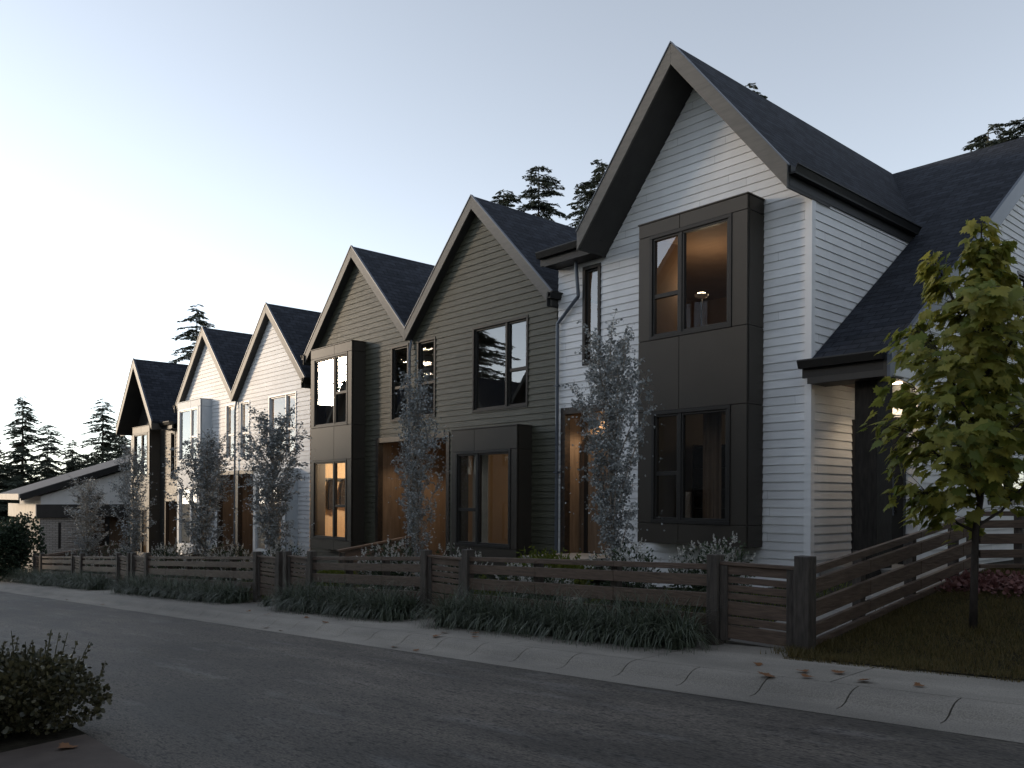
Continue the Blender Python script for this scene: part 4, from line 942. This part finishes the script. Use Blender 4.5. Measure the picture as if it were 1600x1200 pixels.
NOCALC.add('ground_cover'); tag(build('ground_cover', mb, M['red'], None, origin=(-2.8,10.7,.4)), 'reddish pink low ground cover at the foot of the fence behind the maple', 'ground cover', kind='stuff')

# small silver-leaved trees
def aspen(name, seed, loc, label, H=4.2, n=2300, R=.52):
    r = random.Random(seed); t = thing(name, label, 'tree', loc, 'small silver leaved trees in the front yards'); O = Vector(loc)
    tr = MB(); cr = MB(); bl = MB(); tips = []
    lean = [Vector((r.gauss(0,.02), r.gauss(0,.02), 0)) for _ in range(9)]
    main = [Vector((0,0,H*.94*i/8)) + sum(lean[:i+1], Vector()) for i in range(9)]
    tr.tube([tuple(O+p) for p in main], [.042-.0045*i for i in range(9)], 8)
    for k in range(34):
        h = .75+ (H*.86-.75)*(k/34)**1.1; i = min(7, int(h/(H*.94)*8)); p = main[i].lerp(main[i+1], h/(H*.94)*8-i)
        a = k*2.4+r.uniform(-.4,.4); prof = R*(.35+1.3*min(1,(h-.5)/1.1))*(1.12-(h/H)**1.6); L = prof*r.uniform(.85,1.5)+.15
        d = Vector((cos(a)*.5, sin(a)*.5, 1.0)).normalized(); pts = [p]; q_ = p.copy()
        for j in range(5):
            d = (d+Vector((0,0,.10))+rv(r)*.10).normalized(); q_ = q_+d*L*.27; pts.append(q_.copy())
        bl.tube([tuple(O+x) for x in pts], [.013,.010,.008,.006,.004,.002], 5)
        for j in range(1,6):
            for m_ in range(6):
                b = pts[j-1].lerp(pts[j], r.random()); dd = (d*.6+rv(r)).normalized(); l2 = r.uniform(.08,.24); e = b+dd*l2; tips.append((b,e))
                bl.tube([tuple(O+b), tuple(O+e)], [.003,.0015], 3)
    for k in range(n):
        b, e = r.choice(tips); p = b.lerp(e, r.uniform(.1,1.1))+rv(r)*.03; roundleaf(cr, O+p, rv(r)+Vector((0,0,-.25)), rv(r), r.uniform(.026,.046))
    for k in range(int(n*.008)):
        a = r.uniform(0,2*pi); h = r.uniform(.9,H*.8); roundleaf(cr, O+Vector((cos(a)*R*1.25,sin(a)*R*1.25,h)), rv(r), rv(r), .032)
    build('trunk', tr, M['bark'], t, smooth=True); build('branches', bl, M['bark'], t); build('crown', cr, M['aspen'], t); return t
T1 = aspen('small_tree', 41, (-7.75,8.8,Zy(-7.75,8.8)-.05), 'slender silver leaved tree in front of the white end house door and bay', H=3.95, n=11000, R=.56)
T2 = aspen('small_tree', 42, (-12.42,8.8,Zy(-12.42,8.8)-.05), 'slender sparse silver leaved tree in front of the shared green entry', H=4.3, n=6500, R=.40)
gp = 'small silver leaved trees in the front yards'
dup(T1, (-18.1,8.8,Zy(-18.1,8.8)-.05), 1.1, (1.35,1.35,1.05), 'silver leaved tree in front of the low pale bay of the white house', gp)
dup(T1, (-22.2,8.8,Zy(-22.2,8.8)-.05), 2.7, (1.5,1.5,1.02), 'bushy silver leaved tree in front of the pale two storey bay', gp)
dup(T2, (-28.0,8.8,Zy(-28.0,8.8)-.05), 4.0, (1.35,1.35,1.05), 'thin silver leaved tree in front of the charcoal house bay', gp)
dup(T2, (-33.0,8.8,Zy(-33.0,8.8)-.05), 5.0, (1.6,1.6,.88), 'smallest silver leaved tree, in front of the brick bungalow', gp)

# maple
LOBE = [(0,0),(.06,-.10),(-.10,-.30),(.10,-.34),(.12,-.50),(.26,-.40),(.40,-.46),(.40,-.30),(.56,-.30),(.52,-.17),(.70,-.16),(.74,-.08),(1,0)]
LOBE = LOBE + [(a,-b) for a,b in reversed(LOBE[1:-1])]
def mapleleaf(mb, p, d, n, L, droop=.25):
    d = d.normalized(); s = d.cross(n); s = s.normalized() if s.length > 1e-5 else d.orthogonal().normalized(); nn = s.cross(d)
    pt = lambda a,b: p + d*L*a + s*L*b*1.12 - nn*L*droop*(abs(b)*.9 + a*a*.55)
    top = [pt(a,b) for a,b in LOBE if b <= 0]; bot = [pt(a,b) for a,b in [LOBE[0]]+list(reversed([x for x in LOBE if x[1] > 0]))+[(1,0)]]
    k = len(mb.v); n1 = len(LOBE)
    mb.v += [tuple(pt(a,b)) for a,b in LOBE]; h = (n1+1)//2
    c = pt(.38,0); mb.v.append(tuple(c))
    for i in range(n1): mb.f.append((k+i, k+(i+1)%n1, k+n1)); mb.mi.append(0)
def maple(loc, label):
    r = random.Random(77); O = Vector(loc); t = thing('maple_tree', label, 'tree', loc); tr = MB(); br = MB(); cr = MB()
    main = [Vector(p) for p in ((0,0,-.05),(.01,0,.5),(.015,.01,.95),(.05,.03,1.25),(.06,.04,1.7),(.03,.05,2.4),(.04,.03,3.1),(.05,.02,3.95))]
    tr.tube([tuple(O+p) for p in main], [.040,.035,.032,.029,.023,.017,.012,.005], 10)
    limbs = []
    Rr = Vector((.6665,.7455,0)); Fd = Vector((-.7455,.6665,0))
    spec = [(.95,-.42,.25,1.5),(1.0,.85,.05,1.75),(1.2,-.4,-.5,2.1),(1.45,-.66,.3,2.1),(1.5,.7,.5,2.5),(1.6,-.35,.7,2.6),(1.75,.9,-.4,2.6),(1.9,-.55,-.2,2.85),(2.1,.55,.45,3.05),(2.2,-.5,.3,3.15),(2.4,.5,-.35,3.25),(2.5,-.2,-.55,3.3),(2.7,-.35,.2,3.75),(2.8,.3,.1,3.9),(1.3,.25,-.8,2.3),(1.35,.3,.85,2.2)]
    for h, a, b, top in spec:
        i = max(j for j in range(7) if main[j].z <= h); p = main[i].lerp(main[i+1], (h-main[i].z)/(main[i+1].z-main[i].z)); e = Rr*a*.86+Fd*b*.9+Vector((0,0,top-.15)); m1 = p.lerp(e,.35)+Vector((0,0,-.06)); m2 = p.lerp(e,.72)+Vector((0,0,.0))
        br.tube([tuple(O+x) for x in (p,m1,m2,e)], [.019,.014,.009,.004], 6); limbs.append((p,m1,m2,e))
    def on(l, u):
        u *= 3; i = min(2,int(u)); return l[i].lerp(l[i+1], u-i)
    crown_c = Vector((.08,.02,2.35))
    for k in range(1250):
        if k < 960:
            l = r.choice(limbs); b = on(l, r.uniform(.35,1.0))
        else:
            h = r.uniform(1.35,3.92); i = max(j for j in range(7) if main[j].z <= h); b = main[i].copy(); b.z = h
        out = Vector((b.x,b.y,0)); out = out.normalized() if out.length > .08 else Vector((r.uniform(-1,1),r.uniform(-1,1),0)).normalized()
        wmax = 1.0*max(.12, min(1, (4.3-b.z)/1.7))
        d0 = (out*r.uniform(.1,1)+rv(r)*.9); d0.z *= .4; e = b+d0.normalized()*r.uniform(.10,.42)*max(.4,wmax)
        if b.z < 1.25 and r.random() < .35: continue
        br.tube([tuple(O+b), tuple(O+b.lerp(e,.5)+Vector((0,0,.02))), tuple(O+e)], [.0035,.0025,.0018], 3)
        for j in range(2):
            o2 = (e-Vector((0,0,e.z))); o2 = o2.normalized() if o2.length > .05 else out
            dd = o2*r.uniform(.3,1.0)+Vector((r.uniform(-1,1),r.uniform(-1,1),0))*.7+Vector((0,0,r.uniform(-1.0,-.25))); nn = Vector((0,0,.9))+o2*.8+rv(r)*.4
            mapleleaf(cr, O+e+rv(r)*.03, dd, nn, r.choice((r.uniform(.075,.13), r.uniform(.11,.185))), r.uniform(.15,.6))
    build('trunk', tr, M['darkbark'], t, smooth=True); build('branches', br, M['darkbark'], t); build('crown', cr, M['maple'], t); return t
maple((-3.02,8.62,Zl(-3.02,8.62)), 'young maple tree with broad yellow green leaves on the lawn')
# fallen leaves
mb = MB(); mapleleaf(mb, Vector((-.06,0,0)), Vector((1,.1,0)), Vector((0,0,1)), .13, -.18)
lf0 = None
spots = [(-3.54,6.40,'a'),(-3.28,6.52,'b'),(-3.40,6.22,'c'),(-2.61,6.36,'d'),(-3.0,6.3,'e'),(-4.03,6.5,'f'),(-8.34,6.35,'g'),(-7.96,6.5,'h'),(-7.7,6.3,'i'),(-8.2,6.1,'j'),(-8.05,5.72,'k'),(-8.52,5.70,'l'),(-13.9,6.3,'m'),(-13.0,6.2,'n'),(-11.85,6.3,'o'),(-12.1,5.75,'p'),(-11.5,5.72,'q'),(-11.0,6.15,'r'),(-20.3,5.74,'s'),(-23.2,5.72,'t'),(-3.7,6.12,'u'),(-5.95,1.45,'v')]
def kerbz(y): 
    for (y0,d0),(y1,d1) in zip([(5.6,-.136)]+kp+[(6.55,-.012)], kp+[(6.55,-.012),(7.4,0)]):
        if y0 <= y <= y1: return d0+(d1-d0)*(y-y0)/(y1-y0)
    return -.085
lab = {'v':'single orange fallen leaf on the brown paving at the bottom left'}
for i,(x,y,k) in enumerate(spots):
    where = 'on the pavement by the lawn edge' if x > -5 else 'on the kerb and pavement below the gate of the green house' if x > -9 else 'on the pavement by the close pair of gates' if x > -15 else 'lying in the gutter far down the street'
    lb = lab.get(k, 'brown curled fallen leaf '+where); gpn = 'fallen leaves '+where if k != 'v' else None
    if lf0 is None: lf0 = build('fallen_leaf', mb, M['dryleaf'], None); o = lf0; W[o.name] = Vector((0,0,0))
    else: o = lf0.copy(); COL.objects.link(o)
    o.location = (x,y,G(x)+kerbz(y)+.012); o.rotation_euler = (rnd.uniform(-.2,.2),rnd.uniform(-.2,.2),rnd.uniform(0,6)); s = rnd.uniform(.6,1.15); o.scale = (s,s,s)
    if 'group' in o: del o['group']
    tag(o, lb, 'leaf', gpn)
# conifers
def conifer_mesh(seed, H=14., R=3.3):
    r = random.Random(seed); tr = MB(); cr = MB()
    tr.tube([(0,0,-.6),(0,0,H*.5),(0,0,H*.98)],[.22,.12,.015],8)
    z = H*.10
    while z < H*.985:
        f = 1-z/H; L0 = R*f**.66*(.55+.45*min(1,(1-f)*5+.4)); nb = 7 if f > .12 else 6
        for k in range(nb):
            if r.random() < .08: continue
            a = r.uniform(0,2*pi); L = L0*r.uniform(.55,1.18)+.12; d = Vector((cos(a),sin(a),0)); s = Vector((-sin(a),cos(a),0)); zz = z+r.uniform(-.2,.2); n = max(3,int(L/.105))
            pt = lambda u: Vector((0,0,zz))+d*L*u+Vector((0,0,1))*(L*(.10*u-.52*u*u+.20*u**3))
            cr.tube([tuple(pt(0)),tuple(pt(.5)),tuple(pt(1))],[.02+.006*L,.013,.004],3)
            for i in range(1,n+1):
                u = i/n; p = pt(u); wl = (.24+.40*L*.4*(1-u*.75))*r.uniform(.6,1.25)
                for sg in (-1,1):
                    dd = (s*sg*r.uniform(.6,1)+d*r.uniform(.4,1.0)+Vector((0,0,r.uniform(-.55,-.05)))).normalized(); nn = Vector((0,0,1))+rv(r)*.6
                    leafquad(cr, p, dd, nn, wl, .085)
                    for m_ in (.25,.5,.75):
                        for s2 in (-1,1): leafquad(cr, p+dd*wl*m_, (dd*.8+s2*dd.cross(Vector((0,0,1)))*.8+Vector((0,0,r.uniform(-.7,.1)))).normalized(), nn, wl*.55*(1.15-m_), .066)
        z += (.27+.24*f)*H/14
    return tr, cr
def conifer(seed, loc, label, H=14., R=3.3):
    t = thing('conifer_tree', label, 'tree', loc, 'tall conifers behind the houses'); tr, cr = conifer_mesh(seed, H, R)
    for b in (tr, cr): b.v = [(x+loc[0],y+loc[1],z+loc[2]) for x,y,z in b.v]
    build('trunk', tr, M['darkbark'], t); build('crown', cr, M['needle'], t); return t
def base(x, y): return G(x)-.4
gp = 'tall conifers behind the houses'
C1 = conifer(51, (-75,15.2,9.4-14), 'tall conifer at the far left above the hedge bush, highest of the left pair', 14, 3.6)
C2 = conifer(52, (-75,21.1,9.6-14), 'tall conifer just left of the charcoal house gable, above the bungalow roof', 14, 3.9)
C3 = conifer(53, (-33.7,32,20.2-17), 'tall conifer behind the green house roof, right of the close pair', 17, 5.4)
for i,(src,x,y,top,s,lb) in enumerate([
    (C3,-75,17.0,7.4,.85,'conifer second from the left pair, lower than the one at the far left'),
    (C1,-75,18.8,6.1,.72,'shortest conifer in the gap above the bungalow roof'),
    (C1,-77,23.2,8.2,.95,'conifer half hidden behind the charcoal house gable'),
    (C2,-75,13.2,6.2,.85,'conifer cut by the left edge of the picture'),
    (C2,-57,22.0,14.6,1.25,'tall conifer rising behind the white house gable beside the charcoal house'),
    (C1,-35.5,31.0,19.0,1.2,'conifer behind the green house roof, left of the close pair'),
    (C2,-29.0,32.0,18.9,1.2,'conifer half hidden by the left slope of the white end house gable'),
    (C1,-20.6,32.0,19.75,1.2,'conifer whose bare tip shows over the ridge of the white end house'),
    (C2,-10.8,32.0,14.7,1.0,'conifer top over the far right roof ridge'),
    (C3,-9.7,32.3,14.9,.9,'conifer at the right edge behind the roof verge')]):
    H = 14 if src is not C3 else 17
    dup(src, (x,y,top-H*s), i*1.7+.5, (s*1.12,s*1.12,s) if y > 25 else s, lb, gp)
for i,(x,y,top,s) in enumerate([(-82,12,3.5,.7),(-84,15.5,4.2,.75),(-80,17.5,3.2,.7),(-86,19.5,4.0,.75),(-83,22.5,5.0,.8),(-80,10,2.5,.65),(-88,13.5,3.8,.75),(-78,14.6,2.0,.6),(-78,20,3.0,.7),(-85,9.0,3.5,.7),(-79,12.2,4.6,.8),(-79,16.2,4.2,.8),(-79,18.2,3.8,.75),(-80,24.5,6.5,.9),(-81,21.2,5.4,.85),(-76,11.2,3.6,.8),(-90,17,4.5,.8),(-90,11,4.5,.8)]):
    src = (C1,C2,C3)[i%3]; H = 14 if src is not C3 else 17
    dup(src, (x,y,top-H*s), i*2.1, (s*1.25,s*1.25,s), 'dark conifer in the dense stand beyond the bungalow', 'conifers of the dense stand beyond the bungalow')
for i,(x,y,top,s) in enumerate([(-55.5,-9,6.5,.75),(-46,-13,18,1.3),(-50,-14,19,1.4),(-54,-13,18,1.3),(-58,-14,15,1.2)]):  # out-of-view trees added as sun blockers for the nearer facades
    src = (C1,C2,C3)[i%3]; H = 14 if src is not C3 else 17
    dup(src, (x,y,top-H*s), i*2.3, (s*1.3,s*1.3,s), 'conifer added out of view across the street to block the low sun', 'conifers added to block the low sun')
for i,(x,y,top,s) in enumerate([(7.5,9,13,1.1),(9,14,14,1.2),(7,19,13.5,1.1),(3,17,13,1.1),(4,21.5,13,1.1),(2.5,26,13,1.1),(4.5,31,13,1.1),(11,6,13,1.1)]):  # unseen trees added to keep open sky off the right end wall
    src = (C1,C2,C3)[i%3]; H = 14 if src is not C3 else 17
    dup(src, (x,y,top-H*s), i*2.9, (s*1.3,s*1.3,s), 'conifer added out of view beyond the lawn to shade the end wall', 'conifers added to shade the end wall')
# lattice fence at the left edge
LF = thing('lattice_fence', 'pale low lattice fence at the left edge behind the hedge bush', 'fence', (-39,7.6,G(-39)))
mb = MB()
for k in range(26): mb.box(-42+.24*k,-42+.24*k+.03,7.58,7.6,G(-39)-.3,G(-39)+.75)
for k in range(5): mb.box(-42,-35.9,7.601,7.62,G(-39)-.1+.2*k,G(-39)-.07+.2*k)
build('lattice', mb, M['cream'], LF)

# ================================================================== light, sky, camera
SUN_AZ, SUN_EL = 32., 9.            # azimuth measured from -X towards -Y
ad, el = radians(SUN_AZ), radians(SUN_EL)
sd = Vector((-cos(ad)*cos(el), -sin(ad)*cos(el), sin(el)))
w = bpy.data.worlds.new('World'); SC.world = w; w.use_nodes = True; nt = w.node_tree
sky = nt.nodes.new('ShaderNodeTexSky'); sky.sky_type = 'NISHITA'; sky.sun_disc = False; sky.sun_elevation = el
sky.sun_rotation = atan2(sd.x, sd.y); sky.air_density = .8; sky.dust_density = .05; sky.ozone_density = 1.3; sky.altitude = 50
hs = nt.nodes.new('ShaderNodeHueSaturation'); hs.inputs['Saturation'].default_value = .42; nt.links.new(sky.outputs[0], hs.inputs['Color']); nt.links.new(hs.outputs[0], nt.nodes['Background'].inputs[0]); nt.nodes['Background'].inputs[1].default_value = .15
l = bpy.data.lights.new('sun', 'SUN'); l.energy = 1.4; l.angle = radians(10); l.color = (1,.78,.55)
so = bpy.data.objects.new('sun', l); COL.objects.link(so); so.rotation_euler = (-sd).to_track_quat('-Z','Y').to_euler()
cam = bpy.data.cameras.new('camera'); co = bpy.data.objects.new('camera', cam); COL.objects.link(co); SC.camera = co
aC = radians(41.8); cc, ss = cos(aC), sin(aC)
mtx = Matrix(((ss,0,cc,0),(cc,0,-ss,0),(0,1,0,ZC),(0,0,0,1)))
co.matrix_world = mtx @ Matrix.Rotation(.0053, 4, 'Z')
cam.sensor_width = 36; cam.lens = 36*1307/1600; cam.shift_y = 177/1600; cam.clip_end = 3000; cam.clip_start = .05
SC.view_settings.view_transform = 'Standard'; SC.view_settings.look = 'None'; SC.view_settings.gamma = 1; SC.view_settings.exposure = 1.25
SC.cycles.use_denoising = True; SC.cycles.max_bounces = 8; SC.cycles.transparent_max_bounces = 16; SC.cycles.sample_clamp_indirect = 4; SC.cycles.blur_glossy = .5
